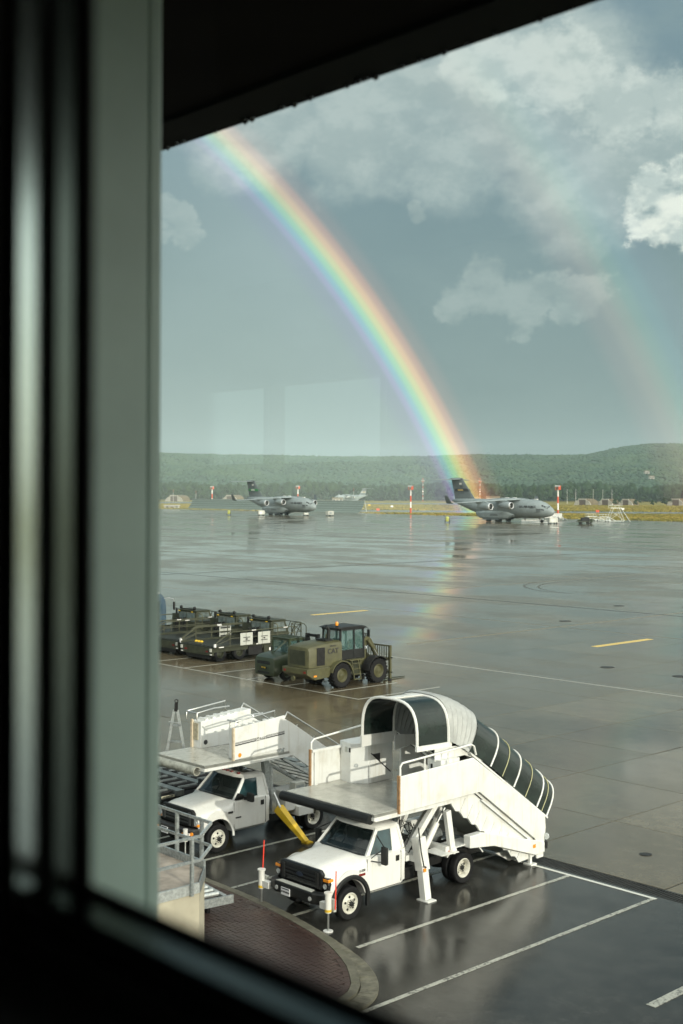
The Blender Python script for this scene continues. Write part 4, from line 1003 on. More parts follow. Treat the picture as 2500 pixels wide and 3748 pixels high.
MB().cyl((-1.62,2.70,2.95),(-1.615,2.695,2.95),.055,n=12).build('round_gauge', LAMP, ta); MB().box(-1.80,-1.74,2.585,2.60,3.30,3.42).build('switch_box', BLACK, ta); MB().box(-2.0,-1.9,2.62,2.645,3.28,3.42).build('socket', LIGHTPANEL, ta)
MB().prism([(.55,3.22),(1.04,3.22),(1.04,3.95),(.55,3.60)], 'z', 2.452, 3.42).build('cabinet', WHITE2, ta, bevel=.012)
MB().box(.78,.98,3.205,3.22,2.98,3.04).build('red_label', REDL, ta); MB().box(.68,.74,3.205,3.22,3.15,3.30).build('switch_box', BLACK, ta); MB().cyl((.70,3.22,2.80),(.70,3.20,2.80),.055,n=12).build('round_gauge', LAMP, ta)
hd = MB(); hd.tube([(-1.30,2.95,3.62),(-1.30,3.05,3.72),(-1.30,3.8,3.76),(-1.30,3.95,3.70),(-1.25,5.0,2.95),(-1.25,6.6,1.85)], .035, 8); hd.build('inner_hand_rail', BLACK, ta, smooth=True)
# canopy: arch, barrel, folded elbow and sloping tunnel
def hoop(c0, up, n_=18, hw=1.02, hh=1.13, k=.50):
    """points of an arch about local centre c0=(y,z) with up-vector (y,z)"""
    pts = []
    for i in range(n_+1):
        t = i/n_
        a = math.pi*t; ca, sa = math.cos(a), math.sin(a)
        x = hw*math.copysign(abs(ca)**.62, ca); h = hh*abs(sa)**.62
        pts.append((-.16 + x, c0[0] + up[0]*h, c0[1] + up[1]*h))
    return pts
cn = thing; 
UPV = (0.0, 1.0); UPS = (.59, .807)
feet_flat = [(2.50,3.86),(3.70,3.82)]; elbow = []
h1 = hoop(feet_flat[0], UPV); h2 = hoop(feet_flat[1], UPV)
MB().loft([h1, h2], closed=False, cap=False).build('canopy_barrel', CANOPY, ta, smooth=True)
for hp_, nm_ in ((h1,'canopy_hoop'),(h2,'canopy_hoop')): MB().tube(hp_, .040, 6).build(nm_, WHITE2, ta, smooth=True)
MB().bar((-.16,2.48,5.0),(-.16,3.72,4.965),.24,.03).build('ridge_strip', WHITE2, ta)
for x in (.86,-1.18): MB().bar((x,2.46,3.80),(x,3.80,3.76),.07,.14).build('canopy_rail', WHITE2, ta)
for x in (-1.18,): MB().box(x-.03,x+.03,2.46,3.7,3.56,3.74).build('canopy_skirt', WHITE2, ta)
panel('canopy_skirt', [(3.2,3.36),(3.2,3.74),(4.75,3.62),(5.15,3.10),(4.38,3.38)], .80, .84, WHITE2, ta); panel('canopy_skirt', [(3.7,3.30),(3.7,3.74),(4.75,3.62),(5.15,3.10),(4.38,3.38)], -1.17, -1.13, WHITE2, ta)
fold = []; NF = 13
for k in range(NF):
    t = k/(NF-1); a = R(36*t); s2 = 1.03 + (.055 if k % 2 else 0)
    fy = 3.72 + .75*t; fz = 3.84 - .30*t - .10*t*t
    fold.append(hoop((fy, fz), (math.sin(a), math.cos(a)), hw=1.02*s2, hh=1.13*s2))
MB().loft(fold, closed=False, cap=False).build('canopy_folds', CORR, ta, smooth=True)
feet = [(4.55,3.46),(5.42,2.93),(6.42,2.21),(7.45,1.48),(7.90,1.14)]
hs_ = [hoop(f, UPS, hh=1.10) for f in feet]
for a, b2 in zip(hs_, hs_[1:]): MB().loft([a, b2], closed=False, cap=False).build('canopy_tunnel', CANOPY, ta, smooth=True)
for h_ in hs_[1:]: MB().tube(h_, .032, 6).build('canopy_hoop', WHITE2, ta, smooth=True)
GOLD = M('pale_inner_rib', (.42,.40,.22), .6, var=.1)
for a, b2 in zip(hs_[1:], hs_[2:]):
    mid = [tuple((p+q)/2 for p, q in zip(u_, v_)) for u_, v_ in zip(a, b2)]
    MB().tube([(x*1.004+.0006, y, z+.012) for x, y, z in mid[:9]], .016, 5).build('inner_rib', GOLD, ta)
for x in (.86,-1.18): MB().bar((x,4.5,3.44),(x,7.9,1.10),.05,.12,(1,0,0)).build('tunnel_rail', WHITE2, ta)

# ================================================================ SECOND STAIR TRUCK
tb = thing('stair_truck', 'white open stair truck with striped side panel and chrome hand rails, beside the grey fin', 'truck', (-29.72, 21.96, 0))
cab(tb, 3.74, False)
for x in (-.52,-.20,0,.20,.52): MB().box(x-.045,x+.045,1.08,1.16,2.03,2.085).build('roof_marker', REDL if abs(x) < .6 else AMBER, tb, bevel=.015)
MB().box(-.30,.55,1.30,1.75,2.05,2.068).build('roof_hatch', WINDOW, tb)
for s in (-1, 1):
    fl = MB(); fl.prism(arc(0,.44,.535,-4,184,20) + arc(0,.44,.60,-4,184,20)[::-1], 'x', s*.985, s*1.012); fl.build('wheel_arch', WHITE, tb, smooth=True)
    MB().box(s*1.0 if s > 0 else -1.018, 1.018 if s > 0 else -1.0, .36, .54, 1.06, 1.12).build('side_badge', DKLETTER, tb); MB().box(s*1.0 if s > 0 else -1.018, 1.018 if s > 0 else -1.0, .64, .84, .88, .92).build('door_badge', DKLETTER, tb)
    j = MB(); j.cyl((s*.85,-1.05,.50),(s*.85,-1.05,.85),.07,n=12); jo = j.build('front_jack', WHITE, tb, smooth=True); MB().cyl((s*.85,-1.05,.0),(s*.85,-1.05,.52),.024,n=8).build('ram', STEEL, jo)
    # yellow outrigger legs behind the cab
    o_ = MB(); o_.add([(s*.98,2.10,.84),(s*1.14,2.12,1.04),(s*2.02,2.36,.05),(s*2.14,2.36,.12)] + [(s*.98,2.32,.84),(s*1.14,2.34,1.04),(s*2.00,2.52,.05),(s*2.14,2.52,.12)], [(0,1,3,2),(4,6,7,5),(0,4,5,1),(2,3,7,6),(1,5,7,3),(0,2,6,4)])
    oo = o_.build('outrigger', YELLOW, tb, bevel=.01); MB().cyl((s*.95,2.1,1.45),(s*1.25,2.14,1.00),.035,n=8).build('ram', STEEL, oo); MB().box(s*1.96-.12, s*1.96+.12, 2.46, 2.72, 0, .04).build('foot', YELLOW, oo)
    MB().box(s*.95-.06,s*.95+.06,2.03,2.18,.9,1.5).build('bracket', GALVL, oo)
ZB = 2.60
dk = deck_ribs(tb, -1.32, 1.12, -.58, 2.60, ZB)
MB().box(-1.34,1.14,-.60,2.6,ZB-.16,ZB-.075).build('deck_frame', WHITE2, dk)
tp = MB(); tp.lathe([(.13,-1.5),(.13,.92),(.105,.92),(.105,-1.5)], (0,-.70,ZB-.16), 'x', 18); tp.build('front_pipe', M('scuffed_pipe', (.36,.36,.31), .5, .2, var=.3, scale=8), tb, smooth=True)
pr = panel('guard_panel', [(.52,ZB+.02),(.52,3.54),(2.42,3.70),(2.42,2.72)], 1.06, 1.11, WHITE2, tb, .01); panel('edge_strip', [(.46,ZB),(.46,3.56),(.515,3.56),(.515,ZB)], 1.03, 1.12, CREAM, tb, .006)
# stripes and lettering
for q, (z0, h_) in enumerate(((3.02,.035),(3.075,.016),(3.105,.012))):
    for ya, yb in ((.53,1.30),(1.70,2.41)):
        k = .062; MB().prism([(ya,z0+k*(ya-.5)),(yb,z0+k*(yb-.5)),(yb,z0+h_+k*(yb-.5)),(ya,z0+h_+k*(ya-.5))], 'x', 1.1105, 1.114).build('stripe', DKLETTER, pr)
MB().prism([(1.30,3.02+.05),(1.70,3.02+.074),(1.70,3.035+.074),(1.30,3.035+.05)], 'x', 1.1105, 1.114).build('stripe', DKLETTER, pr)
text('LIFT-A-LOFT', .088, DKLETTER, pr, (1.113,1.50,3.135), (R(90)-0, R(0), R(90)), xs=.92, shear=.2).rotation_euler = Euler((R(90)+R(0), -R(3.5)*0, R(90)))
MB().cyl((1.11,.70,ZB+.14),(1.116,.70,ZB+.14),.062,n=18).build('reflector', AMBER, pr)
# cabinets either side
MB().box(.72,1.05,.60,2.35,ZB+.01,3.50).build('cabinet', WHITE2, tb, bevel=.012)
lc = MB(); lc.prism([(.80,ZB+.01),(.80,3.42),(2.75,3.60),(2.75,ZB+.01)], 'x', -1.36, -.92); lc.build('cabinet', WHITE2, tb, bevel=.012)
panel('cabinet_panel', [(.86,ZB+.06),(.86,3.34),(1.02,3.34),(1.02,ZB+.06)], -1.37, -1.0, LIGHTPANEL, tb, .005); panel('edge_strip', [(.74,ZB),(.74,3.46),(.795,3.46),(.795,ZB)], -1.38, -1.29, CREAM, tb, .006)
MB().box(-1.28,-1.05,.775,.80,2.85,3.36).build('control_recess', M('beige_control', (.40,.36,.26), .6, var=.3, scale=12), tb); MB().cyl((-.92,.98,2.78),(-.915,.98,2.78),.075,n=16).build('round_vent', DKLETTER, tb); MB().prism([(1.75,3.0),(2.05,2.98),(2.05,3.22)], 'x', .70, .72).build('warning_sign', DKLETTER, tb)
vb = MB()
for x0, x1, zt in ((-1.36,-.92,3.44),(.72,1.05,3.50)):
    for k in range(5): vb.bar((x0+.04,1.05+.28*k,zt+.02*k),(x1-.04,1.05+.28*k,zt+.02*k),.10,.10)
vb.build('top_rollers', WHITE2, tb, smooth=False)
for x0, x1 in ((-1.34,-.94),(.70,1.08)):
    z0 = 3.48
    MB().tube([(x1 if x0<0 else x0,.66,z0),(x1 if x0<0 else x0,.66,z0+.22),(x1 if x0<0 else x0,1.3,z0+.30),(x1 if x0<0 else x0,1.9,z0+.30)], .022, 8).build('hand_rail', STEEL, tb, smooth=True)
    MB().tube([(x0 if x0<0 else x1,.56,z0),(x0 if x0<0 else x1,.56,z0+.25),(x0 if x0<0 else x1,2.05,z0+.40),(x0 if x0<0 else x1,2.05,z0+.15)], .022, 8).build('hand_rail', STEEL, tb, smooth=True)
    MB().tube([(x0,.56,z0+.25),(x1,.66,z0+.22)], .022, 8).build('hand_rail', STEEL, tb, smooth=True)
# stair flight down to the back
for s in (-1, 1):
    panel('stair_side', [(2.42,2.50),(2.42,3.60),(2.75,3.42),(6.0,1.30),(6.3,.55),(5.9,.30),(2.8,2.42)], s*1.06-.03, s*1.06+.03, WHITE2, tb, .01)
    MB().tube([(s*1.06,2.45,3.62),(s*1.06,2.55,3.78),(s*1.06,6.0,1.72),(s*1.06,6.1,1.40)], .024, 8).build('stair_rail', STEEL, tb, smooth=True)
    for k in range(5): y = 2.9+.7*k; MB().cyl((s*1.06,y,3.33-.652*(y-2.75)),(s*1.06,y+.06,3.56-.60*(y-2.55)),.015,n=6).build('rail_post', STEEL, tb)
    MB().bar((s*1.0,2.4,2.40),(s*1.0,6.1,.25),.08,.16,(1,0,0)).build('stair_beam', GALVL, tb)
    MB().bar((s*.72,1.95,2.48),(s*.78,2.1,.75),.16,.20,(0,1,0)).build('lift_mast', GALVL, tb, bevel=.01); MB().cyl((s*.95,2.02,2.2),(s*.95,2.06,1.2),.05,n=10).build('lift_cylinder', GALVL, tb)
for k in range(11):
    y = 2.65+.33*k; z = 2.42-.21*k; MB().box(-1.0,1.0,y,y+.30,z-.03,z).build('tread', DECK, tb)
MB().box(-.9,.9,2.1,2.3,.74,.9).build('cross_beam', GALVL, tb); MB().box(.30,1.0,2.55,3.3,.75,1.35).build('tool_box', WHITE2, tb, bevel=.015); MB().box(.95,1.22,2.75,3.15,1.30,1.62).build('control_box', LIGHTPANEL, tb, bevel=.015); MB().box(1.221,1.226,2.80,3.10,1.44,1.54).build('box_label', GALV, tb)
MB().box(.72,1.16,2.95,3.55,.58,.86).build('side_locker', WHITE2, tb, bevel=.01)

# ================================================================ LOADING DOCK AND TROLLEYS
DOCK = M('cream_concrete', (.42,.39,.30), .8, var=.15, scale=.9, bump=.3, bscale=30, dirt=(.28,.25,.18), dscale=1.2, damt=.6); DOCKT = M('stained_concrete', (.34,.29,.24), .45, var=.3, scale=1.5, dirt=(.16,.13,.10), dscale=1.6, damt=.8)
dock = thing('loading_dock', 'cream concrete loading dock with steel edging and railings, by the paved island', 'loading dock', (0,0,0))
dp_ = [(-21.66,1.0),(-21.66,16.06),(-22.46,16.80),(-34,16.80),(-34,1.0)]
MB().prism(dp_, 'z', 0, 1.86).build('block', DOCK, dock); MB().prism([(-21.70,1.0),(-21.70,16.04),(-22.48,16.76),(-34,16.76),(-34,1.0)], 'z', 1.861, 1.99).build('top_slab', DOCKT, dock)
MB().box(-21.69,-21.640,1.0,16.055,1.80,2.02).build('edge_angle', GALVL, dock); MB().bar((-21.65,16.06,1.925),(-22.46,16.815,1.925),.03,.25).build('edge_angle', GALV, dock); MB().box(-34,-22.46,16.77,16.83,1.80,2.16).build('kick_plate', GALV, dock)
def rail_run(pts, posts, z0s, name='railing'):
    for z, r in ((3.03,.030),(2.52,.022)):
        mb = MB()
        for a, b2 in zip(pts, pts[1:]): mb.bar((a[0],a[1],z),(b2[0],b2[1],z),.05,.06)
        mb.build('rail', GALV, dock)
    for (x, y), z0 in zip(posts, z0s): MB().box(x-.035,x+.035,y-.035,y+.035,z0,3.0).build('rail_post', GALV, dock)
rail_run([(-21.60,1.2),(-21.60,16.04)], [(-21.60,15.82),(-21.60,13.6),(-21.60,11.4)], (1.79,)*3)
rail_run([(-22.3,16.86),(-34,16.86)], [(-22.65,16.86),(-23.6,16.86),(-24.9,16.86),(-26.4,16.86),(-28,16.86)], (1.99,)*5)
mb = MB(); mb.bar((-21.60,16.04,3.03),(-22.30,16.86,3.03),.05,.06); mb.bar((-21.60,16.04,2.52),(-22.30,16.86,2.52),.05,.06); mb.build('rail', GALVL, dock)
for z in (1.86,1.95): MB().cyl((-21.56,15.82,z),(-21.55,15.82,z),.018,n=6).build('bolt', STEEL, dock)

def striped(name, x0, x1, y, z0, z1, parent):
    p = MB().box(x0, x1, y-.006, y, z0, z1).build(name, WHITEP, parent); n_ = 3; w_ = (x1-x0)/(2*n_)
    for k in range(n_): MB().add([(x0+w_*2*k+w_*.2,y-.009,z0),(x0+w_*2*k+w_*1.2,y-.009,z0),(x0+w_*2*k+w_*2.0,y-.009,z1),(x0+w_*2*k+w_*1.0,y-.009,z1)], [(0,1,2,3)]).build('stripe', REDP, p)
dl = thing('roller_dolly', 'galvanised roller dolly with a red and white striped end, behind the loading dock', 'dolly', (-25.05, 18.22, 0), R(-8))
fr_ = MB()
for y in (-.55,.55): fr_.box(-3.0,.98,y-.05,y+.05,.46,.60)
fr_.box(.90,.99,-.55,.55,.46,.60); fr_.box(-3.0,-2.9,-.55,.55,.46,.60); fr_.build('frame', GALVL, dl)
for k in range(13): MB().cyl((-2.7+.28*k,-.48,.60),(-2.7+.28*k,.48,.60),.06,n=10).build('roller', GALVL, dl, smooth=True)
MB().box(.96,1.02,-.72,.72,.42,.62).build('end_plate', GALV, dl); striped('warning_board', .35, .95, -.60, .47, .60, dl)
for x in (-2.4,.35):
    for s in (-1, 1): wheel(dl, x, s*.30, .19, .10, 1, GALV, holes=0).rotation_euler = (0,0,R(90))
MB().bar((.30,-.66,.10),(.30,-.66,.95),.07,.07).build('stand', GALVL, dl); MB().bar((.45,-.68,.02),(.45,-.68,.7),.05,.10).build('drawbar', GALVL, dl); MB().box(.25,.34,-.62,-.55,.62,1.02).build('red_lever', REDP, dl)
MB().tube([(.6,-.64,.45),(.75,-.66,.75),(.68,-.6,.82),(.55,-.55,.7)], .014, 6).build('hose', GALVL, dl)

# low pallet trailer with rollers beside the second truck
pt = thing('pallet_trailer', 'dark grey pallet trailer with roller deck, beyond the second stair truck', 'trailer', (-34.6, 24.4, 0), R(0))
tf = MB(); tf.box(-2.2,2.2,-2.3,2.3,.62,.78)
tf.build('frame', CHASSIS, pt); 
PTG = M('worn_grey_paint', (.14,.155,.15), .45, .3, var=.3, scale=5)
for y in (-2.3,-1.15,0,1.15,2.3): MB().box(-2.25,2.25,y-.14,y+.14,.78,.96).build('cross_member', PTG, pt, bevel=.01)
for yy in (-1.72,-.57,.57,1.72):
    for k in range(16): MB().cyl((-2.0+.27*k,yy-.36,.92),(-2.0+.27*k,yy+.36,.92),.055,n=8).build('roller', CHASSIS if k % 2 else PTG, pt, smooth=True)
lp_ = MB().box(2.255,2.262,-1.9,-1.4,.80,.88).build('label_plate', M('cream_label', (.5,.48,.36), .6), pt); text('LAST SMOKED 1800', .06, DKLETTER, lp_, (2.264,-1.65,.84), RIGHT, xs=.75)
for x in (-1.6,1.7):
    for y in (-1.7,1.7): wheel(pt, x, y, .28, .2, 1 if x > 0 else -1, GALV, holes=0)
sg = MB(); 
for y in (-1.9,-.6,.7,1.9): sg.box(2.2,2.36,y-.12,y+.12,.60,.80)
sg.build('stake_pockets', CHASSIS, pt)
# upright tow bar
tw = thing('tow_bar', 'galvanised A-shaped tow bar standing upright beside the pallet trailer', 'tow bar', (-37.9, 27.0, 0), R(43))
for s in (-1, 1): MB().bar((s*.34,0,.75),(s*.06,0,2.35),.09,.06,(0,1,0)).build('leg', GALVL, tw)
for z, h_ in ((1.15,.24),(1.75,.16)): MB().box(-h_,h_,-.03,.03,z,z+.06).build('cross_bar', GALV, tw)
MB().bar((0,0,2.3),(.02,0,2.62),.12,.07,(0,1,0)).build('head', CHASSIS, tw); MB().tube([(.02+.06*math.cos(t*.7),0,2.68+.06*math.sin(t*.7)) for t in range(9)], .02, 6, True).build('tow_eye', CHASSIS, tw)
MB().tube([(-.2,-.05,1.80),(-.22,-.2,1.95),(.2,-.2,1.90),(.2,-.05,1.78)], .014, 6).build('chain', GALV, tw); MB().box(-.42,-.26,-.08,.08,.55,.78).build('red_foot', REDP, tw); MB().box(-.40,.40,-.3,.3,.0,.56).build('axle_box', CHASSIS, tw)

# ================================================================ WHEEL LOADER WITH FORKS
ld = thing('wheel_loader', 'olive green wheel loader with fork carriage and black cab, orange beacon on top', 'loader', (-49.85, 46.9, 0))
for x, s in ((.98,1),(-.98,-1)):
    for y in (-1.42,1.32): wheel(ld, x, y, .66, .50, s, OLIVE, holes=0, lug=True, dish=.12, rr=.56)
bd = MB(); rgs = []
for y, hw, zt in ((-3.55,.78,2.08),(-3.50,.86,2.24),(-3.3,.90,2.32),(-2.6,.92,2.40),(-1.7,.93,2.46),(-1.2,.93,2.48)):
    rgs.append([(-hw,y,1.18),(-hw,y,zt-.22),(-hw+.08,y,zt-.06),(-hw+.25,y,zt),(hw-.25,y,zt),(hw-.08,y,zt-.06),(hw,y,zt-.22),(hw,y,1.18)])
bd.loft(rgs); eb = bd.build('engine_cover', OLIVE, ld, smooth=True)
MB().box(.925,.945,-3.0,-2.45,1.28,2.22).build('side_vent', CHASSIS, eb); MB().box(-.945,-.925,-3.0,-2.45,1.28,2.22).build('side_vent', CHASSIS, eb)
tx_ = text('CAT', .38, DKLETTER, eb, (.955,-1.86,1.98), RIGHT, xs=1.05); tx_.data.transform(Matrix.Translation((0,0,0))); text('PERKINS', .11, DKLETTER, eb, (.955,-1.86,2.26), RIGHT)
MB().box(-.62,.62,-3.57,-3.52,1.32,2.08).build('rear_grille', OLIVEDK, eb)
cw = MB(); cw.prism([(-3.75,.86),(-3.75,1.16),(-2.2,1.18),(-2.0,1.05),(-2.2,.62),(-3.2,.55)], 'x', -1.02, 1.02); cwo = cw.build('counterweight', OLIVE, ld, bevel=.03)
for s in (-1, 1): MB().box(s*.80-.07,s*.80+.07,-3.79,-3.74,.94,1.04).build('tail_lamp', REDL, cwo); MB().box(s*1.02-.01,s*1.02+.012,-3.3,-3.1,.72,.80).build('marker', AMBER, cwo)
MB().cyl((0,-3.8,.62),(0,-3.9,.62),.13,n=14).build('tow_pin', OLIVE, cwo)
MB().prism([(-2.2,.6),(-2.2,1.2),(.3,1.2),(.5,1.0),(1.8,.95),(1.8,.55),(.2,.45)], 'x', -.55, .55).build('chassis', OLIVEDK, ld)
for s in (-1, 1):
    MB().prism(arc(-1.42,.66,.80,15,165,12) + arc(-1.42,.66,.74,15,165,12)[::-1], 'x', s*.66, s*1.24).build('rear_mudguard', OLIVE, ld, smooth=True)
    MB().prism(arc(1.32,.66,.82,40,175,12) + arc(1.32,.66,.78,40,175,12)[::-1], 'x', s*.70, s*1.24).build('front_mudguard', CHASSIS, ld, smooth=True)
    MB().box(s*.95-.16,s*.95+.16,-.78,.30,1.36,1.42).build('platform', OLIVE, ld)
    lad = MB(); lad.bar((s*1.08,-.62,1.40),(s*1.20,-.52,.32),.05,.06); lad.bar((s*1.08,-.14,1.40),(s*1.20,-.04,.32),.05,.06)
    for z in (.34,.62,.90,1.18): lad.box(s*(1.205-.11*(z-.32))-.10,s*(1.205-.11*(z-.32))+.06,-.60+.03*(1.3-z)/1,-.06,z,z+.04)
    lad.build('ladder', OLIVE, ld)
cb = MB(); cfx = .72
fr2 = MB()
for x in (-cfx,cfx):
    for y in (-1.12,-.10,.62): fr2.bar((x,y,1.42),(x*.94,y*.96-.01,3.04),.09,.09,(0,1,0))
for z in (1.44,3.02):
    for x in (-cfx,cfx): fr2.box(x-.05,x+.05,-1.14,.64,z-.04,z+.04)
    for y in (-1.12,.62): fr2.box(-cfx,cfx,y-.05,y+.05,z-.04,z+.04)
cab_f = fr2.build('cab_frame', BLACK, ld)
for s in (-1, 1): MB().box(s*.73-.012,s*.73+.012,-1.08,.58,1.40,1.92).build('cab_side', BLACK, cab_f)
MB().box(-.7,.7,-1.13,-1.11,1.42,1.85).build('cab_back', BLACK, cab_f); MB().box(-.7,.7,.61,.63,1.42,1.75).build('cab_front', BLACK, cab_f)
CABGL, ntc, bc = nodes('cab_glass'); bc.inputs['Base Color'].default_value = (.10,.20,.19,1); bc.inputs['Roughness'].default_value = .03; bc.inputs['Alpha'].default_value = .38
for a in ([(.71,-1.06,1.92),(.71,-.14,1.92),(.675,-.16,2.98),(.675,-1.04,2.98)],[(.71,-.06,1.92),(.71,.57,1.92),(.675,.55,2.98),(.675,-.06,2.98)],[(-.71,-1.06,1.92),(-.71,-.14,1.92),(-.675,-.16,2.98),(-.675,-1.04,2.98)],[(-.71,-.06,1.92),(-.71,.57,1.92),(-.675,.55,2.98),(-.675,-.06,2.98)],[(-.66,-1.12,1.86),(.66,-1.12,1.86),(.62,-1.09,2.98),(-.62,-1.09,2.98)],[(-.66,.62,1.76),(.66,.62,1.76),(.62,.59,2.98),(-.62,.59,2.98)]):
    MB().add(a, [(0,1,2,3)]).build('window', CABGL, cab_f)
MB().box(-.26,.26,-.75,-.25,1.5,1.85).build('driver_seat', BLACK, cab_f, bevel=.05); MB().box(-.25,.25,-.80,-.68,1.8,2.5).build('seat_back', BLACK, cab_f, bevel=.05)
MB().tube([(.17*math.cos(t*.6),.25+.06*math.sin(t*.6),2.02+.15*math.sin(t*.6)) for t in range(11)], .018, 6, True).build('steering_wheel', BLACK, cab_f)
MB().prism([(-1.30,3.07),(-1.30,3.12),(-.9,3.18),(.5,3.18),(.80,3.10),(.80,3.06)], 'x', -.80, .80).build('cab_roof', BLACK, ld, bevel=.02)
bc_ = MB().cyl((.35,-1.05,3.18),(.35,-1.05,3.24),.09,n=12).build('beacon_base', CHASSIS, ld); MB().lathe([(.085,3.24),(.09,3.36),(.07,3.44),(0,3.45)], (.35,-1.05,0), 'z', 14).build('beacon', AMBER, ld, smooth=True)
ex = MB(); ex.tube([(.30,-1.62,2.45),(.30,-1.62,3.05),(.30,-1.70,3.16),(.30,-1.80,3.2)], .10, 10); ex.build('exhaust', BLACK, ld, smooth=True); MB().cyl((-.1,-1.35,2.46),(-.1,-1.35,2.75),.10,n=12).build('air_cleaner', OLIVE, ld, smooth=True); MB().box(-.3,.5,-2.0,-1.5,2.46,2.56).build('engine_hatch', BLACK, ld)
for s in (-1, 1):
    mo = MB().box(s*.98-.09,s*.98+.09,.70,.78,2.55,2.95).build('mirror', BLACK, ld, bevel=.02); MB().tube([(s*.72,.62,3.02),(s*.90,.72,3.05),(s*.98,.74,2.95)], .016, 6).build('mirror_arm', CHASSIS, mo)
    MB().prism([(.55,.95),(.55,2.15),(.70,2.3),(.95,2.25),(1.0,1.0)], 'x', s*.48-.06, s*.48+.06).build('front_tower', OLIVE, ld, bevel=.02)
    am = MB(); am.prism([(.62,1.95),(.75,2.25),(1.15,2.55),(1.45,2.35),(1.85,1.75),(2.20,1.05),(2.28,.75),(2.12,.70),(1.85,1.20),(1.45,1.85),(1.15,2.08),(.8,1.85)], 'x', s*.42-.05, s*.42+.05); am.build('lift_arm', OLIVE, ld, bevel=.015)
    cl_ = MB().cyl((s*.60,1.05,2.30),(s*.60,1.48,1.82),.075,n=10).build('tilt_cylinder', OLIVE, ld, smooth=True); MB().cyl((s*.60,1.48,1.82),(s*.60,2.02,1.15),.035,n=8).build('ram', STEEL, cl_)
    MB().cyl((s*.78,.66,1.95),(s*.78,.72,1.95),.09,n=12).build('work_lamp', LAMP, ld)
for k in range(4): MB().tube([(-.25+.15*k,.66,2.25),(-.25+.15*k,.95,2.66),(-.25+.15*k,1.35,2.62),(-.25+.15*k,1.6,2.2)], .025, 6).build('hose', CHASSIS, ld, smooth=True)
cg = MB()
for x in (-1.15,1.15): cg.box(x-.07,x+.07,2.18,2.30,.15,1.98)
for z in (.50,1.22): cg.box(-1.15,1.15,2.18,2.28,z-.07,z+.07)
cg.box(-1.15,1.15,2.20,2.26,1.90,1.97); cgo = cg.build('fork_carriage', OLIVE, ld)
for k in range(13): MB().box(-1.05+.175*k-.018,-1.05+.175*k+.018,2.21,2.25,1.29,1.90).build('guard_bar', OLIVEDK, cgo)
for x in (-.62,.62): MB().prism([(2.30,1.25),(2.38,1.25),(2.38,.10),(3.9,.06),(3.9,.03),(2.30,.03)], 'x', x-.07, x+.07).build('fork', OLIVEDK, cgo)
for x in (-1.0,1.15): MB().box(x-.06,x+.06,2.16,2.32,.0,.16).build('carriage_foot', CHASSIS, cgo)
for z in (.50,1.3): MB().cyl((1.22,2.24,z),(1.34,2.24,z),.03,n=8).build('carriage_pin', CHASSIS, cgo)

# ================================================================ FORKLIFT
fk = thing('forklift', 'dark green forklift truck parked behind the olive wheel loader', 'forklift', (-53.36, 45.85, 0)); fk.scale = (.90, .90, .92)
for s in (-1, 1): wheel(fk, s*.80, -1.05, .42, .30, s, GREENDK, holes=0, dish=.08, rr=.55); wheel(fk, s*.85, 1.25, .55, .38, s, GREENDK, holes=0, dish=.10, rr=.55)
rg = []
for y, hw, z0, zt in ((-2.15,.70,.42,1.22),(-2.08,.92,.34,1.40),(-1.8,1.02,.30,1.50),(-1.4,1.04,.62,1.56),(-.9,1.04,.80,1.62),(-.4,1.02,.82,1.66)):
    rg.append([(-hw*.9,y,z0),(-hw,y,z0+.15),(-hw,y,zt-.18),(-hw*.88,y,zt),(hw*.88,y,zt),(hw,y,zt-.18),(hw,y,z0+.15),(hw*.9,y,z0)])
cwf = MB().loft(rg).build('counterweight', GREENDK, fk, smooth=True)
MB().box(-.60,.60,-2.165,-2.05,1.02,1.22).build('rear_vent', BLACK, cwf); MB().box(-.55,.55,-2.17,-2.06,.46,.60).build('tow_slot', BLACK, cwf); bdg = MB().box(-.32,.32,-2.175,-2.1,.74,.88).build('badge', BLACK, cwf); text('HYSTER', .125, GOLDL, bdg, (0,-2.18,.81), FRONT)
MB().box(-1.0,1.0,-.6,1.6,.62,1.12).build('chassis', GREENDK, fk, bevel=.03)
cf = MB()
for s in (-1, 1):
    cf.bar((s*.86,-.78,1.58),(s*.78,-.72,2.42),.10,.12,(0,1,0)); cf.bar((s*.86,.85,1.10),(s*.76,.45,2.42),.10,.12,(0,1,0)); cf.bar((s*.86,.05,1.1),(s*.78,.0,2.42),.08,.10,(0,1,0)); cf.box(s*.78-.05,s*.78+.05,-.76,.48,2.36,2.46); cf.box(s*.86-.03,s*.86+.03,-.4,.8,1.1,1.62)
cf.box(-.8,.8,-.78,-.68,2.36,2.46); cf.box(-.8,.8,.38,.48,2.36,2.46); cfo = cf.build('cab_frame', GREENDK, fk)
MB().box(-.84,.84,-.84,.56,2.46,2.52).build('cab_roof', GREENDK, fk, bevel=.02)
for k in range(4): MB().box(-.8,.8,-.65+.3*k,-.58+.3*k,2.52,2.55).build('roof_slat', GREENDK, fk)
for a in ([(.85,-.7,1.62),(.85,.0,1.62),(.77,-.02,2.36),(.77,-.68,2.36)],[(.85,.1,1.62),(.85,.68,1.62),(.76,.46,2.36),(.77,.06,2.36)],[(-.8,-.76,1.62),(.8,-.76,1.62),(.74,-.72,2.36),(-.74,-.72,2.36)],[(-.8,.72,1.62),(.8,.72,1.62),(.74,.46,2.36),(-.74,.46,2.36)]): MB().add(a, [(0,1,2,3)]).build('window', CABGL, cfo)
MB().box(-.26,.26,-.55,-.05,1.2,1.62).build('driver_seat', BLACK, cfo, bevel=.05); MB().box(-.25,.25,-.6,-.48,1.6,2.1).build('seat_back', BLACK, cfo, bevel=.05)
ms = MB()
for s in (-1, 1): ms.box(s*.48-.09,s*.48+.09,1.75,2.0,.1,2.55)
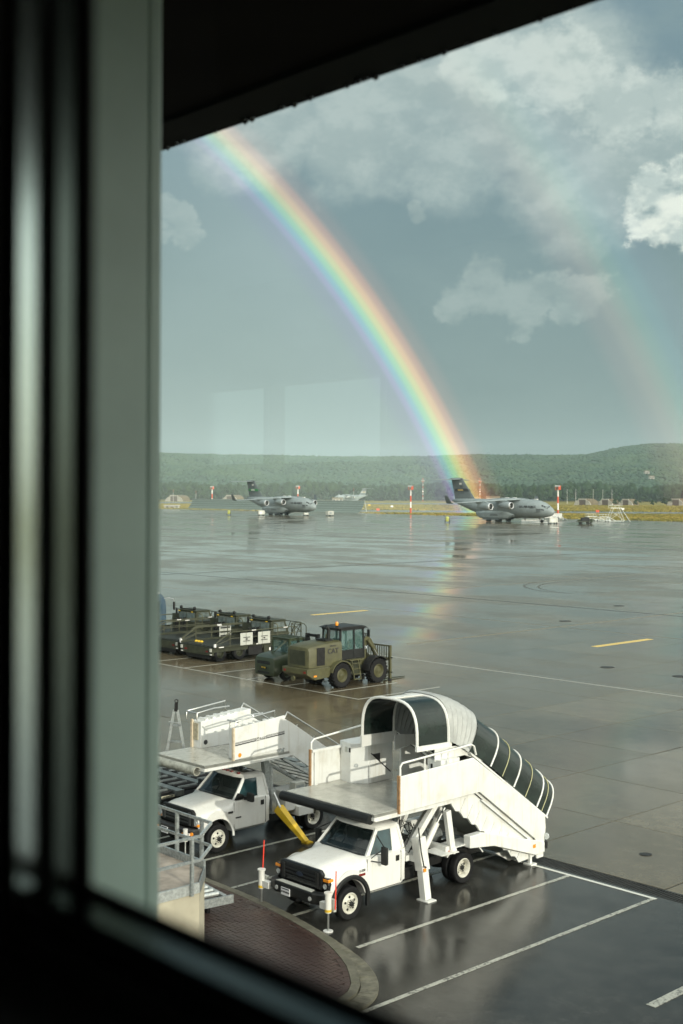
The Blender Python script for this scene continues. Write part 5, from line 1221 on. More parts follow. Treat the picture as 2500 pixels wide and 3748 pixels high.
for z in (.4,1.5,2.45): ms.box(-.4,.4,1.8,1.95,z-.08,z+.08)
mso = ms.build('mast', CHASSIS, fk); MB().box(-1.1,1.1,2.0,2.12,.3,.42).build('carriage', CHASSIS, mso)
for x in (-.5,.5): MB().prism([(2.05,1.0),(2.14,1.0),(2.14,.10),(3.6,.06),(3.6,.03),(2.05,.03)], 'x', x-.08, x+.08).build('fork', CHASSIS, mso)
MB().bar((.55,-.7,2.40),(.20,-1.5,1.70),.06,.06).build('rear_strut', GREENDK, fk); MB().cyl((-.75,-.9,1.56),(-.75,-.9,1.95),.05,n=8).build('exhaust', BLACK, fk)

# ================================================================ CARGO LOADERS
RAILG = M('faded_olive_rail', (.060,.062,.036), .5, var=.15)
DKG = M('cargo_deck', (.030,.033,.026), .30, .3, var=.4, scale=8, dirt=(.08,.085,.07), dscale=9, damt=.4)
def cargo_loader():
    t = thing('cargo_loader', 'x', 'cargo loader', (0,0,0))
    # x right, y forward (away from the building), right side x=0
    fr_ = MB(); fr_.box(-3.3,-.1,.1,7.6,.62,.86); fr_.build('main_frame', OLIVEDK, t)
    d = MB().box(-3.4,0,0,5.2,.86,.95).build('deck', DKG, t)
    for k in range(8):
        x = -3.2 + .42*k; MB().box(x-.05,x+.05,.05,5.15,.95,1.0).build('roller_track', DKG, d)
    rr_ = MB()
    for k in range(8):
        for q in range(24): rr_.box(-3.2+.42*k+.07,-3.2+.42*k+.33,.15+.205*q,.15+.205*q+.11,.95,.985)
    tag(rr_.build('deck_rollers', DKG, d), kind='stuff')
    MB().box(-3.45,-3.4,0,5.2,.90,1.08).build('side_guide', OLIVEDK, d); MB().box(-.02,.04,0,5.2,.88,1.0).build('side_guide', OLIVEDK, d)
    tl = MB(); tl.box(-3.3,-.1,-.06,.1,.42,.86); to = tl.build('tail_beam', OLIVEDK, t)
    for x in (-2.8,-.6): MB().box(x-.12,x+.12,-.08,-.055,.60,.70).build('tail_lamp', REDL, to)
    for x in (-3.2,-.2): MB().box(x-.1,x+.1,-.085,-.06,.46,.52).build('reflector', WHITEP, to); MB().box(x-.07,x+.07,-.14,-.06,.66,.86).build('guide_roller', LIGHTPANEL, to)
    lw = MB(); lw.box(-2.9,-.5,.05,.6,.16,.42); lw.build('tail_bumper', CHASSIS, t, bevel=.03)
    for x, s in ((-.30,1),(-3.05,-1)):
        for y in (.62,2.12): wheel(t, x, y, .47, .34, s, OLIVEDK, holes=0, dish=.10, rr=.55)
        wheel(t, x, 6.4, .47, .34, s, OLIVEDK, holes=0, dish=.10, rr=.55)
    MB().box(-.28,-.03,2.75,3.85,.24,.80).build('side_locker', CHASSIS, t, bevel=.02); MB().box(-.26,-.04,4.0,4.9,.30,.78).build('side_locker', OLIVEDK, t, bevel=.02); MB().box(-.035,-.01,4.4,4.6,.42,.60).build('reflector', WHITEP, t)
    # side walkway rails
    for x in (.06,-3.46):
        rl_ = MB(); rl_.tube([(x,.10,.98),(x,.12,1.18),(x,1.05,1.72),(x,1.35,1.80),(x,6.35,1.80),(x,6.45,1.70),(x,6.45,.95)], .034, 6); ro_ = rl_.build('guard_rail', RAILG, t, smooth=True)
        MB().tube([(x,.12,1.05),(x,1.3,1.40),(x,6.45,1.40)], .025, 6).build('mid_rail', RAILG, ro_)
        for y in (1.2,2.45,3.75,5.05): MB().cyl((x,y,.9),(x,y,1.79),.030,n=6).build('rail_post', RAILG, ro_)
        for y0 in (2.9,5.5): MB().cyl((x,y0,1.80),(x,y0+.35,1.80),.036,n=6).build('white_sleeve', WHITEP, ro_)
        MB().box(x-.05,x+.05,-.02,.10,.95,1.15).build('rail_end', WHITEP, ro_)
    for y in (.35,3.3,5.9): MB().box(.045,.052,y,y+.38,.89,.95).build('reflector', WHITEP, t)
    # cab at the front left corner of the deck
    c_ = MB(); c_.prism([(4.75,.95),(4.75,2.16),(5.0,2.23),(5.9,2.23),(6.12,1.75),(6.25,1.45),(6.25,.95)], 'x', -2.35, -.25); co = c_.build('cab', OLIVEDK, t, bevel=.03)
    MB().box(-2.2,-.45,4.735,4.76,1.50,2.10).build('rear_window', PALEGLASS, co); MB().prism([(4.95,1.52),(4.95,2.13),(5.78,2.13),(6.0,1.52)], 'x', -.255, -.235).build('side_window', PALEGLASS, co); MB().box(-1.36,-1.30,4.725,4.74,1.50,2.10).build('window_bar', OLIVEDK, co)
    MB().box(-2.42,-.18,4.70,5.92,2.23,2.28).build('cab_roof', OLIVEDK, co)
    for x in (-2.2,-.7): MB().box(x-.08,x+.08,4.69,4.75,2.14,2.19).build('roof_marker', YELLOW, co)
    for x in (-2.3,-.75): MB().lathe([(.0,-.12),(.10,-.10),(.115,0),(.05,.08),(0,.09)], (x,5.0,2.40), 'y', 12).build('work_lamp', BLACK, co, smooth=True)
    MB().box(-2.3,-.7,4.95,5.02,2.28,2.34).build('lamp_bar', BLACK, co)
    MB().tube([(-.22,5.0,2.08),(.0,5.0,2.05),(.12,5.0,1.9),(.12,5.0,1.6)], .03, 6).build('mirror_frame', OLIVE, co)
    MB().box(-3.3,-2.55,4.9,6.2,.95,1.9).build('engine_box', OLIVEDK, t, bevel=.03); MB().cyl((-2.9,5.0,1.9),(-2.9,5.0,2.3),.07,n=8).build('exhaust', CHASSIS, t)
    # lattice guard at the front end
    lg = MB()
    for y in (6.7,7.5): lg.bar((-.5,y,.9),(-.5,y,1.95),.05,.05); lg.bar((-2.6,y,.9),(-2.6,y,1.95),.05,.05)
    lg.bar((-.5,6.7,1.95),(-.5,7.5,1.95),.05,.05); lg.bar((-.5,6.7,1.35),(-.5,7.5,1.35),.04,.04); lg.bar((-2.6,7.5,1.95),(-.5,7.5,1.95),.05,.05)
    for k in range(4): lg.bar((-2.6+.525*k,7.5,1.0),(-2.6+.525*(k+1),7.5,1.95),.04,.04)
    lg.bar((-.5,6.7,1.35),(-.5,7.5,1.95),.04,.04); lg.bar((-.5,7.5,1.35),(-.5,6.7,1.95),.04,.04); lg.tube([(-.1,6.6,1.0),(-.1,6.6,1.9),(-.1,7.4,1.9),(-.1,7.6,1.7),(-.1,7.6,1.0)], .03, 6); lg.build('front_guard', OLIVEDK, t)
    MB().box(-3.2,-.1,5.2,8.0,.50,.92).build('front_frame', OLIVEDK, t, bevel=.03)
    for y in (4.0,4.35,4.7): MB().box(-1.6,-1.45,y-.08,y+.08,.95,1.75).build('pallet_stop', CHASSIS, t)
    return t
def sign_board(t, y, z, w_, h_, kind):
    o = MB().box(.062,.085,y,y+w_,z,z+h_).build('white_panel', LIGHTPANEL, t, bevel=.006)
    if kind == 'slots':
        for k in range(3): MB().box(.086,.095,y+.08,y+w_-.08,z+h_*(.12+.32*k),z+h_*(.12+.32*k)+.09).build('slot', DKLETTER, o)
    else:
        MB().box(.086,.094,y+.22,y+w_-.22,z+h_*.30,z+h_*.36).build('slot', DKLETTER, o); MB().box(.086,.094,y+.22,y+w_-.22,z+h_*.60,z+h_*.66).build('slot', DKLETTER, o); MB().box(.086,.094,y+w_*.42,y+w_*.58,z+h_*.42,z+h_*.54).build('latch', DKLETTER, o)
c1_ = cargo_loader(); c2_ = copy_tree(c1_); c3_ = copy_tree(c1_)
c1_.location = (-60.92,46.2,0); c2_.location = (-64.95,46.55,0); c3_.location = (-69.2,46.4,0)
for c_, l in ((c1_,'olive cargo loader with two white panels on its rail, nearest to the forklift'),(c2_,'olive cargo loader with a slotted white panel, middle of the three loaders'),(c3_,'olive cargo loader half hidden by the grey fin, farthest of the three loaders')): tag(c_, l, 'cargo loader', 'cargo loaders parked side by side')
sign_board(c1_, 2.0, .92, .98, .76, 'h'); sign_board(c1_, 3.42, .90, .98, .76, 'h'); sign_board(c2_, 3.10, .92, .95, .80, 'slots')
for x in (0,.28,.56): MB().lathe([(.09,0),(.12,.04),(.10,.10),(.03,.14),(0,.14)], (-3.0+x,.9,.95), 'z', 10).build('yellow_cap', YELLOW, c1_, smooth=True)

# ================================================================ BUS
BUSB = M('bus_blue', (.014,.045,.075), .3, var=.1, coat=.3)
bs = thing('bus', 'blue bus with a white front roof cap behind the cargo loaders', 'bus', (-77.4, 52.5, 0))
rg = []
for y, hw, z0, zt in ((-9,1.22,.35,3.0),(-.4,1.25,.35,3.05),(.5,1.22,.35,3.0),(.85,1.15,.4,2.7),(.95,1.1,.45,2.2)):
    rg.append([(-hw,y,z0),(-hw,y,zt-.35),(-hw+.12,y,zt-.10),(-hw+.45,y,zt),(hw-.45,y,zt),(hw-.12,y,zt-.10),(hw,y,zt-.35),(hw,y,z0)])
MB().loft(rg).build('body', BUSB, bs, smooth=True)
rg = []
for y, hw, zt in ((-2.2,1.0,3.09),(-.4,1.14,3.12),(.5,1.08,3.06),(.82,.95,2.82)): rg.append([(-hw,y,zt-.25),(-hw+.2,y,zt-.06),(-hw+.5,y,zt),(hw-.5,y,zt),(hw-.2,y,zt-.06),(hw,y,zt-.25)])
rc = MB().loft(rg).build('roof_cap', WHITE2, bs, smooth=True); MB().prism([(.25,-.9),(.75,-.7),(.95,-.2),(.55,-.55)], 'z', 3.13, 3.14).build('roof_mark', DKLETTER, rc)
for k in range(5): MB().box(1.24,1.262,-8+1.5*k,-6.7+1.5*k,1.5,2.45).build('window', TEALGLASS, bs)
MB().box(1.24,1.262,-.6,.25,.5,2.4).build('door', WINDOW, bs); MB().add([(-1.05,.97,1.3),(1.05,.97,1.3),(.98,.80,2.5),(-.98,.80,2.5),(-1.05,.90,1.3),(1.05,.90,1.3),(.98,.74,2.5),(-.98,.74,2.5)], [(0,1,2,3),(4,7,6,5),(0,4,5,1),(1,5,6,2),(2,6,7,3),(3,7,4,0)]).build('windscreen', WINDOW, bs)
for s in (-1, 1):
    mo = MB().box(s*1.75-.10,s*1.75+.10,1.15,1.25,1.75,2.35).build('mirror', BLACK, bs, bevel=.03); MB().tube([(s*1.1,.75,2.55),(s*1.4,1.0,2.62),(s*1.75,1.15,2.55),(s*1.75,1.18,2.35)], .03, 6).build('mirror_arm', STEEL, mo)
    for y in (-7,-.9): wheel(bs, s*1.1, y, .5, .3, s, GALVL, holes=0)

# ================================================================ TRANSPORT AIRCRAFT
def airfoil(yc, s0, chord, z, thick, vert=False):
    pf = [(0,0),(.02,.35),(.10,.75),(.30,1.0),(.60,.75),(1.0,.05),(1.0,-.05),(.60,-.45),(.30,-.62),(.10,-.50),(.02,-.25)]
    return [((yc + t*thick/2, s0 + a*chord, z) if vert else (yc, s0 + a*chord, z + t*thick/2)) for a, t in pf]
def aircraft(label, loc, rz, band, serial, code):
    t = thing('transport_aircraft', label, 'aircraft', loc, rz, 'grey transport aircraft')
    # local: nose towards -y, x to the aircraft's left seen from the nose ... starboard is -x
    secs = [(0,3.9,.05,.05),(.35,3.92,.75,.75),(1.0,4.0,1.35,1.30),(2.2,4.25,2.0,1.95),(4,4.6,2.68,2.62),(6.5,4.9,3.15,3.15),(9.5,5.0,3.43,3.43),(16,5.0,3.43,3.43),(28,5.0,3.43,3.43),(32,5.25,3.22,3.35),(36,5.75,2.78,3.05),(40,6.4,2.2,2.5),(44,7.05,1.55,1.7),(47.5,7.55,.95,.9),(49.6,7.8,.35,.3),(49.9,7.8,.05,.05)]
    rings = []
    for s, z, hz, hx in secs: rings.append([(hx*math.cos(2*math.pi*k/28), s, z + hz*math.sin(2*math.pi*k/28)) for k in range(28)])
    fu = MB().loft(rings).build('fuselage', JET, t, smooth=True)
    # wing box fairing and gear sponsons
    rg = []
    for s, hx, zt in ((13.5,1.2,8.35),(15,2.0,8.75),(18,2.4,8.95),(24,2.4,8.95),(28,1.8,8.7),(31,.9,8.3)): rg.append([(-hx,s,8.0),(-hx*.8,s,zt-.1),(0,s,zt),(hx*.8,s,zt-.1),(hx,s,8.0)])
    MB().loft(rg).build('wing_fairing', JET, t, smooth=True)
    for sx in (-1, 1):
        rg = []
        for s, x1, z0, z1 in ((16.5,3.3,2.2,2.9),(19,3.9,1.35,3.7),(22,4.3,1.15,4.0),(30,4.3,1.15,4.0),(32.5,4.0,1.4,3.8),(35,3.0,2.6,3.8)): rg.append([(sx*2.0,s,z0),(sx*x1*.9,s,z0),(sx*x1,s,z0+.5),(sx*x1,s,z1-.6),(sx*x1*.85,s,z1),(sx*2.2,s,z1+.4)])
        MB().loft(rg).build('gear_pod', JET, t, smooth=True)
        # wing, winglet
        wg = MB().loft([airfoil(sx*2.2,13.8,11.0,8.35,1.35), airfoil(sx*9,17.6,7.6,7.95,.95), airfoil(sx*16,21.6,5.2,7.45,.62), airfoil(sx*24.6,26.6,3.0,6.85,.34)]).build('wing', JET, t, smooth=True)
        MB().loft([airfoil(sx*24.6,26.6,3.0,6.85,.30), airfoil(sx*25.0,27.1,2.6,7.2,.22,False)]+[[(sx*(25.05+.35),28.2+a*1.5,9.6+b*0) if False else (sx*(25.2+.5*1)+bb*.1,28.4+a*1.5,9.7) for a, bb in ((0,0),(.02,.3),(.1,.7),(.3,1),(.6,.7),(1,.05),(1,-.05),(.6,-.45),(.3,-.6),(.1,-.5),(.02,-.2))]]).build('winglet', JETDK, wg, smooth=True)
        for yy, s0, z in ((8.2,12.9,6.15),(14.9,16.9,5.75)):
            n_ = 22; nc = MB().lathe([(1.18,0),(1.30,.35),(1.37,1.2),(1.33,2.6),(1.12,4.2),(.82,5.6),(.65,6.3),(.0,6.6)], (sx*yy,s0,z), 'y', n_).build('engine', JET, t, smooth=True)
            MB().lathe([(1.0,.32),(1.03,.10),(1.09,0),(1.18,-.03),(1.26,.12),(1.31,.40)], (sx*yy,s0,z), 'y', n_).build('intake_lip', JETLIP, nc, smooth=True)
            MB().lathe([(1.01,.30),(.97,1.1),(0,1.1)], (sx*yy,s0,z), 'y', n_).build('intake', JETIN, nc, smooth=True); MB().lathe([(0,.55),(.22,.8),(.36,1.12)], (sx*yy,s0,z), 'y', 12).build('spinner', JETLIP, nc, smooth=True)
            MB().prism([(s0+1.2,z+1.3),(s0+3.0,z+1.95),(s0+8.5,z+1.9),(s0+6.0,z+.6)], 'x', sx*yy-.22, sx*yy+.22).build('pylon', JET, nc)
        MB().loft([airfoil(sx*.2,45.2,5.6,16.0,.55), airfoil(sx*9.7,49.8,2.5,15.7,.25)]).build('tailplane', JET, t, smooth=True)
        # main wheels
        for s in (24.0,28.4):
            for q in range(3): MB().lathe([(.0,-.22),(.45,-.22),(.60,-.15),(.62,0),(.60,.15),(.45,.22),(0,.22)], (sx*(2.35+.72*q),s,.62), 'x', 16).build('main_wheel', RUBBER, t, smooth=True)
            MB().box(sx*3.0-.9,sx*3.0+.9,s-.2,s+.2,.5,1.5).build('main_gear_leg', JETLIP, t)
        MB().box(sx*4.0-.06,sx*4.0+.06,22.4,30.6,.75,1.3).build('gear_door', JETDK, t)
    fin = MB().loft([airfoil(0,37.6,10.6,8.0,1.0,True), airfoil(0,41.0,8.2,12.0,.8,True), airfoil(0,44.0,6.2,15.6,.6,True), airfoil(0,45.2,5.6,16.5,.5,True)]).build('fin', JETDK, t, smooth=True)
    rg = []
    for s, hx, hz in ((44.2,.05,.05),(44.8,.32,.34),(47,.46,.46),(50,.40,.36),(51.6,.05,.05)): rg.append([(hx*math.cos(2*math.pi*k/12), s, 16.15 + hz*math.sin(2*math.pi*k/12)) for k in range(12)])
    MB().loft(rg).build('fin_bullet', JETDK, fin, smooth=True)
    xs_ = -.56
    for sx in (-1, 1):
        MB().prism([(40.6,11.3),(41.5,12.35),(48.2,12.35),(48.0,11.3)], 'x', sx*.47, sx*.50).build('tail_band', band[0], fin); MB().prism([(43.6,11.55),(43.9,12.15),(46.6,12.15),(46.4,11.55)], 'x', sx*.505, sx*.515).build('band_mark', band[1], fin)
    lr = (R(90),0,R(-90))
    text(code, .95, DKLETTER, fin, (-.47,44.6,13.05), lr); MB().box(-.47,-.45,44.6,45.8,13.9,14.6).build('tail_flag', LETTER, fin); text(serial, .7, DKLETTER, fin, (-.58,44.0,10.7), lr)
    text('U.S. AIR FORCE', 1.15, DKLETTER, fu, (-3.40,9.6,5.75), lr, ext=.06).data.transform(Matrix.Translation((0,0,0)))
    text(serial, .85, DKLETTER, fu, (-3.02,4.8,4.70), (R(90),0,R(-90)-R(-9)), ext=.06); text('1127 AW', .42, DKLETTER, fu, (-3.04,4.9,4.0), (R(90),0,R(-90)-R(-9)), ext=.06)
    # flight-deck windows
    def skin(s, ang):
        for a, b2 in zip(secs, secs[1:]):
            if a[0] <= s <= b2[0]:
                k = (s-a[0])/(b2[0]-a[0]); z, hz, hx = (a[i]+(b2[i]-a[i])*k for i in (1,2,3)); return Vector((hx*math.cos(R(ang))*1.012, s-.02, z+hz*math.sin(R(ang))*1.012))
    for s0, s1, a0, a1 in ((1.55,2.15,52,78),(1.75,2.5,28,50),(2.6,3.3,30,46),(3.4,4.1,31,45)):
        for mir in (-1, 1):
            q = [skin(s0,a0),skin(s1,a0),skin(s1,a1),skin(s0,a1)]; q = [Vector((p.x*mir,p.y,p.z)) for p in q]; MB().add(q, [(0,1,2,3)]).build('cockpit_window', WINDOW, fu)
    q = [skin(2.9,10),skin(3.9,10),skin(3.9,0),skin(2.9,0)]; MB().add([Vector((-p.x,p.y,p.z)) for p in q], [(0,1,2,3)]).build('lower_window', WINDOW, fu)
    MB().prism([(22.8,2.2),(23.3,2.95),(26.4,2.95),(26.9,2.2)], 'x', -4.33, -4.30).build('gear_vent', JETDK, t)
    for s in (8.3,18.5,22): MB().box(-.5,.5,s-.7,s+.7,8.3,8.62 if s < 10 else 9.1).build('antenna_fairing', WHITE2, fu, bevel=.1)
    for sx in (-1, 1): MB().lathe([(0,-.16),(.38,-.16),(.50,-.1),(.52,0),(.5,.1),(.38,.16),(0,.16)], (sx*.32,5.6,.52), 'x', 16).build('nose_wheel', RUBBER, t, smooth=True)
    MB().cyl((0,5.6,.5),(0,6.0,2.0),.14,n=8).build('nose_gear_leg', WHITE2, t); MB().box(-.6,.6,5.0,5.1,1.0,2.2).build('nose_gear_door', JET, t)
    return t
def jet_at(xd, D, span):   # place the nose gear
    return far(xd, D)
# right-hand aircraft: nose gear at (-281,361); body turned so the nose points right and towards the building
def plane(label, nose_xy, head, band, serial, code):
    hx, hy = math.cos(head), math.sin(head)           # direction the nose points
    rz = math.atan2(hy, hx) + R(90)                   # local -y -> heading
    ox = nose_xy[0] + hx*5.6; oy = nose_xy[1] + hy*5.6
    return aircraft(label, (ox, oy, 0), rz, band, serial, code)
VIEWR = R(47)          # the camera's right-hand direction in the ground plane
plane('grey transport aircraft nearer the building, its nose by the red and white mast', (-281,361.5), VIEWR - R(48), (DKLETTER, MARKGOLD), '3119', 'MC')
plane('grey transport aircraft with a green tail band in front of the blast fence', (-430.5,380.1), VIEWR - R(47), (MARKGREEN, LETTER), '9211', 'WA')
fx, fy = far(775, 1430)
plane('small pale transport aircraft far away, seen above the end of the blast fence', (fx,fy), VIEWR + R(180+40), (LETTER, MARKGOLD), '0211', 'WA')

# ================================================================ BLAST FENCE, LIGHT MASTS, GROUND EQUIPMENT
BF = M('dark_green_steel', (.085,.120,.100), .5, .2, var=.15, scale=.6)
bfz = thing('blast_fence', 'long dark green curved blast fence behind the left aircraft', 'fence', (-657, 476, 0), math.atan2(453.3-476.6, -474+657.2))
Lf = 186; prof = [(0,0),(.9,.55),(1.9,1.5),(2.8,2.7),(3.5,4.0),(4.0,5.2),(4.3,6.3)]
npl = 40
pm = MB(); wv = Lf/npl
for (a, za), (b2, zb) in zip(prof, prof[1:]): pm.add([(0.05,a,za),(wv-.05,a,za),(wv-.05,b2,zb),(0.05,b2,zb),(0.05,a+.12,za-.05),(wv-.05,a+.12,za-.05),(wv-.05,b2+.12,zb-.05),(0.05,b2+.12,zb-.05)], [(0,1,2,3),(7,6,5,4),(0,4,5,1),(1,5,6,2),(2,6,7,3),(3,7,4,0)])
pme = pm.mesh('deflector_panel', True); pme.materials.append(BF)
rm = MB(); 
for (a, za) in prof[1:]: rm.bar((0,a-.05,za+.06),(wv,a-.05,za+.06),.10,.14)
rme = rm.mesh('panel_bars'); rme.materials.append(M('pale_slot_edge', (.34,.40,.36), .5, var=.2))
bm_ = MB(); bm_.bar((.1,4.2,6.2),(.1,5.6,0),.14,.14); bm_.bar((.1,2.8,2.7),(.1,5.0,1.8),.1,.1); bme = bm_.mesh('brace'); bme.materials.append(GALVL)
for k in range(npl):
    p = put(pme, 'deflector_panel', None, bfz, (k*wv,0,0)); put(rme, 'panel_bars', None, p)
    if k % 2 == 0 or k == npl-1: put(bme, 'brace', None, bfz, ((k+ (1 if k == npl-1 else 0))*wv,0,0))
MB().bar((Lf,0,.1),(Lf,5.6,.1),.1,.1).build('end_brace', GALVL, bfz); MB().bar((Lf,4.3,6.3),(Lf,5.9,0),.12,.12).build('end_brace', GALVL, bfz)
def mast(xd, D, h, label, head=True, tall=False):
    X, Y = far(xd, D); t = thing('light_mast', label, 'light mast', (X, Y, 0), facing(xd, D), 'red and white light masts')
    n_ = 4 if not tall else 9; r = .42 if not tall else .30
    for k in range(n_):
        z0, z1 = h*.86*k/n_, h*.86*(k+1)/n_
        MB().cyl((0,0,z0),(0,0,z1),r*(1-.05*k/n_*4),n=12).build('mast_section', REDP if k % 2 == 0 else WHITEP, t, smooth=True)
    z = h*.86
    if not tall:
        mb = MB(); mb.box(-1.3,1.3,-1.3,1.3,z,z+.12); mb.box(-1.3,1.3,-1.3,-1.22,z+.9,z+1.0); mb.box(-1.3,1.3,1.22,1.3,z+.9,z+1.0); mb.box(-1.3,-1.22,-1.3,1.3,z+.9,z+1.0); mb.box(1.22,1.3,-1.3,1.3,z+.9,z+1.0)
        for sx in (-1.26,1.26):
            for sy in (-1.26,1.26): mb.box(sx-.05,sx+.05,sy-.05,sy+.05,z,z+2.0)
        mb.box(.3,1.3,-1.3,1.3,z+.12,z+1.9); mb.build('platform', REDP, t)
        for k in range(4): MB().box(-1.4+.62*k,-.95+.62*k,-1.5,-1.1,z+1.5,z+2.05).build('floodlight', LAMP, t)
    else:
        MB().box(-2.2,2.2,-.6,.6,z,z+.35).build('crossbeam', REDP, t); MB().cyl((0,0,z),(0,0,h),.25,n=8).build('top_section', REDP, t)
        for k in range(5): MB().box(-2.1+.9*k,-1.5+.9*k,-.8,-.4,z+.4,z+1.2).build('floodlight', LAMP, t)
        MB().box(-.8,.8,-.6,.6,h*.42,h*.46).build('service_platform', WHITEP, t)
mast(487, 870, 15.0, 'red-topped light mast behind the blast fence, left of the aircraft tail')
mast(684, 800, 15.2, 'red-topped light mast rising behind the left aircraft')
mast(943, 634, 14.4, 'thick red and white light mast standing between the two near aircraft')
mast(1281, 577, 14.4, 'thick red and white light mast at the nose of the nearer aircraft')
mast(971, 1560, 30, 'slender tall red and white mast in front of the wood, between the two near aircraft', tall=True)
mast(1102, 1560, 30, 'slender tall red and white mast above the back of the nearer aircraft', tall=True)
for xd, D, h, l in ((398,1440,14,'thin pale pole far left beside the brown-roofed shelter'),(450,1440,13,'thin red and white pole left of the far aircraft tail'),(812,1500,17,'thin red and white pole right of the small far aircraft'),(1302,1350,16,'thin lamp pole at the wood edge, nearest the light mast at the aircraft nose'),(1322,1350,16,'thin lamp pole standing before the first shelter'),(1362,1350,16,'thin lamp pole between the first and the second shelter'),(1384,1350,16,'thin lamp pole standing behind the second shelter'),(1405,1350,16,'thin lamp pole behind the bush between the shelters')):
    X, Y = far(xd, D); t = thing('pole', l, 'pole', (X, Y, 0)); MB().cyl((0,0,0),(0,0,h*.75),.16,.12,n=6).build('shaft', WHITEP, t); MB().cyl((0,0,h*.75),(0,0,h),.12,.09,n=6).build('top', WHITEP if 'lamp' in l else REDP, t)
# ground equipment
def cart(xy, label, w_=2.6, h_=1.7, d_=1.8, rz=.3, mat=LIGHTPANEL):
    t = thing('ground_power_cart', label, 'cart', (xy[0], xy[1], 0), R(47)+rz)
    MB().box(-w_/2,w_/2,-d_/2,d_/2,.45,h_).build('housing', mat, t, bevel=.06); MB().box(-w_*.3,w_*.1,-d_/2-.02,-d_/2,.8,h_*.8).build('louvre', GALV, t); MB().box(-w_*.45,w_*.45,-d_*.4,d_*.4,h_,h_+.1).build('lid', mat, t)
    for sx in (-1, 1):
        for sy in (-1, 1): MB().lathe([(0,-.1),(.26,-.1),(.30,0),(.26,.1),(0,.1)], (sx*w_*.34,sy*d_*.45,.30), 'y', 12).build('wheel', RUBBER, t, smooth=True)
    MB().bar((-w_/2,0,.5),(-w_/2-1.1,0,.35),.08,.08).build('drawbar', GALV, t)
cart((-267.3,349.9), 'pale cart with two dark wheels just in front of the nearer aircraft nose', 3.2, 2.1)
cart((-443.9,363.5), 'pale box cart under the wing of the left aircraft', 3.0, 2.3)
cart((-422.3,386.5), 'pale cart standing alone to the right of the left aircraft', 3.6, 2.2, rz=.8)
cart((-428.5,377.3), 'small pale cart at the nose wheel of the left aircraft', 2.2, 1.3)
def extinguisher(xy, label):
    t = thing('fire_extinguisher', label, 'fire extinguisher', (xy[0], xy[1], 0), R(47))
    YG = M('yellow_green_paint', (.42,.45,.08), .4, var=.1)
    MB().lathe([(0,.45),(.55,.5),(.70,.7),(.70,1.9),(.55,2.2),(0,2.3)], (0,0,0), 'z', 14).build('tank', YG, t, smooth=True)
    for s in (-1, 1): MB().lathe([(0,-.1),(.40,-.1),(.45,0),(.40,.1),(0,.1)], (s*.8,0,.45), 'x', 12).build('wheel', RUBBER, t, smooth=True)
    MB().tube([(-.5,-.7,.5),(-.5,-.9,1.8),(.5,-.9,1.8),(.5,-.7,.5)], .06, 6).build('handle', LIGHTPANEL, t); MB().tube([(.6+.25*math.cos(q*.7),.4,1.3+.35*math.sin(q*.7)) for q in range(9)], .09, 6, True).build('hose_reel', CHASSIS, t)
extinguisher((-457.6,355.4), 'yellow wheeled fire extinguisher on the apron left of the far aircraft'); extinguisher((-298.9,330.3), 'yellow wheeled fire extinguisher on the apron before the nearer aircraft')
# pickup beside the nearer aircraft
pk = thing('pickup_truck', 'dark green pickup truck with a cargo bed, right of the light mast', 'pickup', (-265.5, 366.5, 0), VIEWR - R(28) - R(90))
MB().loft([[(-.95,y,.5),(-1.0,y,z-.2),(-.85,y,z),(.85,y,z),(1.0,y,z-.2),(.95,y,.5)] for y, z in ((-2.6,1.25),(-2.5,1.35),(-1.0,1.45),(2.6,1.4),(2.7,1.3))]).build('body', GREENDK, pk, smooth=True)
MB().loft([[(-.9,-.9,1.4),(.9,-.9,1.4),(.9,1.0,1.4),(-.9,1.0,1.4)],[(-.75,-.3,2.2),(.75,-.3,2.2),(.75,.9,2.2),(-.75,.9,2.2)]]).build('cab', WINDOW, pk); MB().box(-.78,.78,-.35,.95,2.2,2.27).build('roof', GREENDK, pk)
MB().box(-1.0,1.0,1.2,2.7,1.4,1.6).build('bed_rail', GREENDK, pk); 
for s in (-1, 1):
    for y in (-1.7,1.7): wheel(pk, s*.9, y, .42, .25, s, GALV, holes=0)
    MB().box(s*.7-.15,s*.7+.15,-2.64,-2.58,.95,1.15).build('headlight', LAMP, pk)
jt = thing('bomb_trailer', 'dark flat tow trailer with equipment beside the green pickup', 'trailer', (-262.5, 361.5, 0), VIEWR - R(90))
MB().box(-1.1,1.1,-2.4,2.4,.6,.85).build('bed', GREENDK, jt); MB().box(-.9,.9,-1.0,1.8,.85,2.2).build('load', CHASSIS, jt, bevel=.1); MB().bar((0,-2.4,.7),(0,-4.6,.45),.12,.12).build('drawbar', GREENDK, jt)
for s in (-1, 1):
    for y in (-1.3,1.3): wheel(jt, s*1.0, y, .4, .22, s, CHASSIS, holes=0)
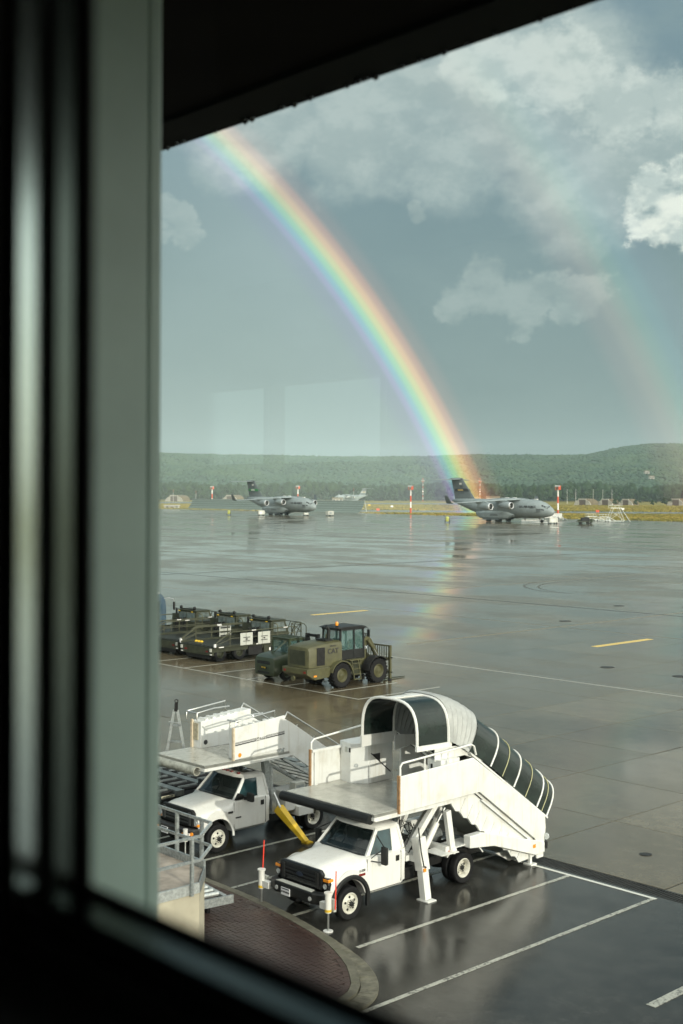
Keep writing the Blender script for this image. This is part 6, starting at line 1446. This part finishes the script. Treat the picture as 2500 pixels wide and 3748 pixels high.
# maintenance stand and frames beyond
def stand(xy, h, label, rz=0, L=5.0):
    t = thing('maintenance_stand', label, 'work stand', (xy[0], xy[1], 0), VIEWR + rz)
    mb = MB()
    for sx in (-L/2,L/2):
        for sy in (-1.2,1.2): mb.bar((sx,sy,.3),(sx*.35,sy*.8,h),.12,.12)
    mb.bar((-L/2,-1.2,.4),(L/2,-1.2,.4),.12,.12); mb.bar((-L/2,1.2,.4),(L/2,1.2,.4),.12,.12); mb.bar((-L/2,-1.2,.4),(L*.2,-1.0,h*.7),.08,.08); mb.bar((L/2,-1.2,.4),(-L*.2,-1.0,h*.7),.08,.08); mb.bar((-L/2,1.2,.4),(L*.2,1.0,h*.7),.08,.08); mb.build('frame', GALV, t)
    MB().box(-L*.34,L*.34,-1.1,1.1,h,h+.15).build('platform', GALVL, t)
    rl_ = MB()
    for sy in (-1.1,1.1):
        rl_.bar((-L*.34,sy,h+1.1),(L*.34,sy,h+1.1),.07,.07)
        for k in range(4): rl_.bar((-L*.34+L*.226*k,sy,h),(-L*.34+L*.226*k,sy,h+1.1),.06,.06)
    rl_.build('guard_rail', GALV, t)
    sd = MB(); sd.bar((L*.34,0,h),(L*.9,0,.2),.9,.10); sd.build('ladder', GALVL, t)
    for sx in (-L/2,L/2):
        for sy in (-1.2,1.2): MB().lathe([(0,-.08),(.22,-.08),(.25,0),(.22,.08),(0,.08)], (sx,sy,.25), 'y', 10).build('caster', RUBBER, t)
stand((-271.5,393.5), 5.2, 'tall galvanised aircraft work stand at the right end of the equipment row', .2, 6.5)
stand((-283,402), 1.6, 'low galvanised work stand left of the tall one', .3, 6); stand((-295,411), 1.5, 'low galvanised work stand behind the green pickup', .1, 6); stand((-303,400), 1.3, 'low galvanised work stand right of the light mast', .5, 5)
for k, (x, y, l) in enumerate(((-318,415,'long white equipment box on the grass edge right of the light mast'),(-330,418,'white trailer half hidden behind the light mast'))):
    t = thing('equipment_box', l, 'container', (x, y, 0), VIEWR - R(6)); MB().box(-4.5,4.5,-1.2,1.2,.5,2.4).build('body', WHITE2, t, bevel=.05); MB().box(-4.4,-1.2,-1.22,-1.2,1.6,2.1).build('vent', GALV, t)
    for sx in (-3,3): MB().lathe([(0,-.1),(.4,-.1),(.45,0),(.4,.1),(0,.1)], (sx,-1.1,.45), 'y', 12).build('wheel', RUBBER, t)
for k, (xd, D, l) in enumerate(((1372,690,'small orange and white marker on the grass behind the pickup'),(868,720,'small orange marker on the grass right of the blast fence'),(900,900,'pale marker on the grass between the masts'),(1430,800,'pale runway marker behind the tall work stand'),(848,1000,'yellow marker near the end of the blast fence'))):
    X, Y = far(xd, D); t = thing('runway_marker', l, 'marker', (X, Y, -.1), facing(xd, D)); MB().box(-.9,.9,-.2,.2,.5,1.8).build('board', REDP if 'orange' in l else (YELLOW if 'yellow' in l else WHITEP), t); 
    for s in (-.6,.6): MB().box(s-.06,s+.06,-.06,.06,0,.5).build('leg', GALV, t)
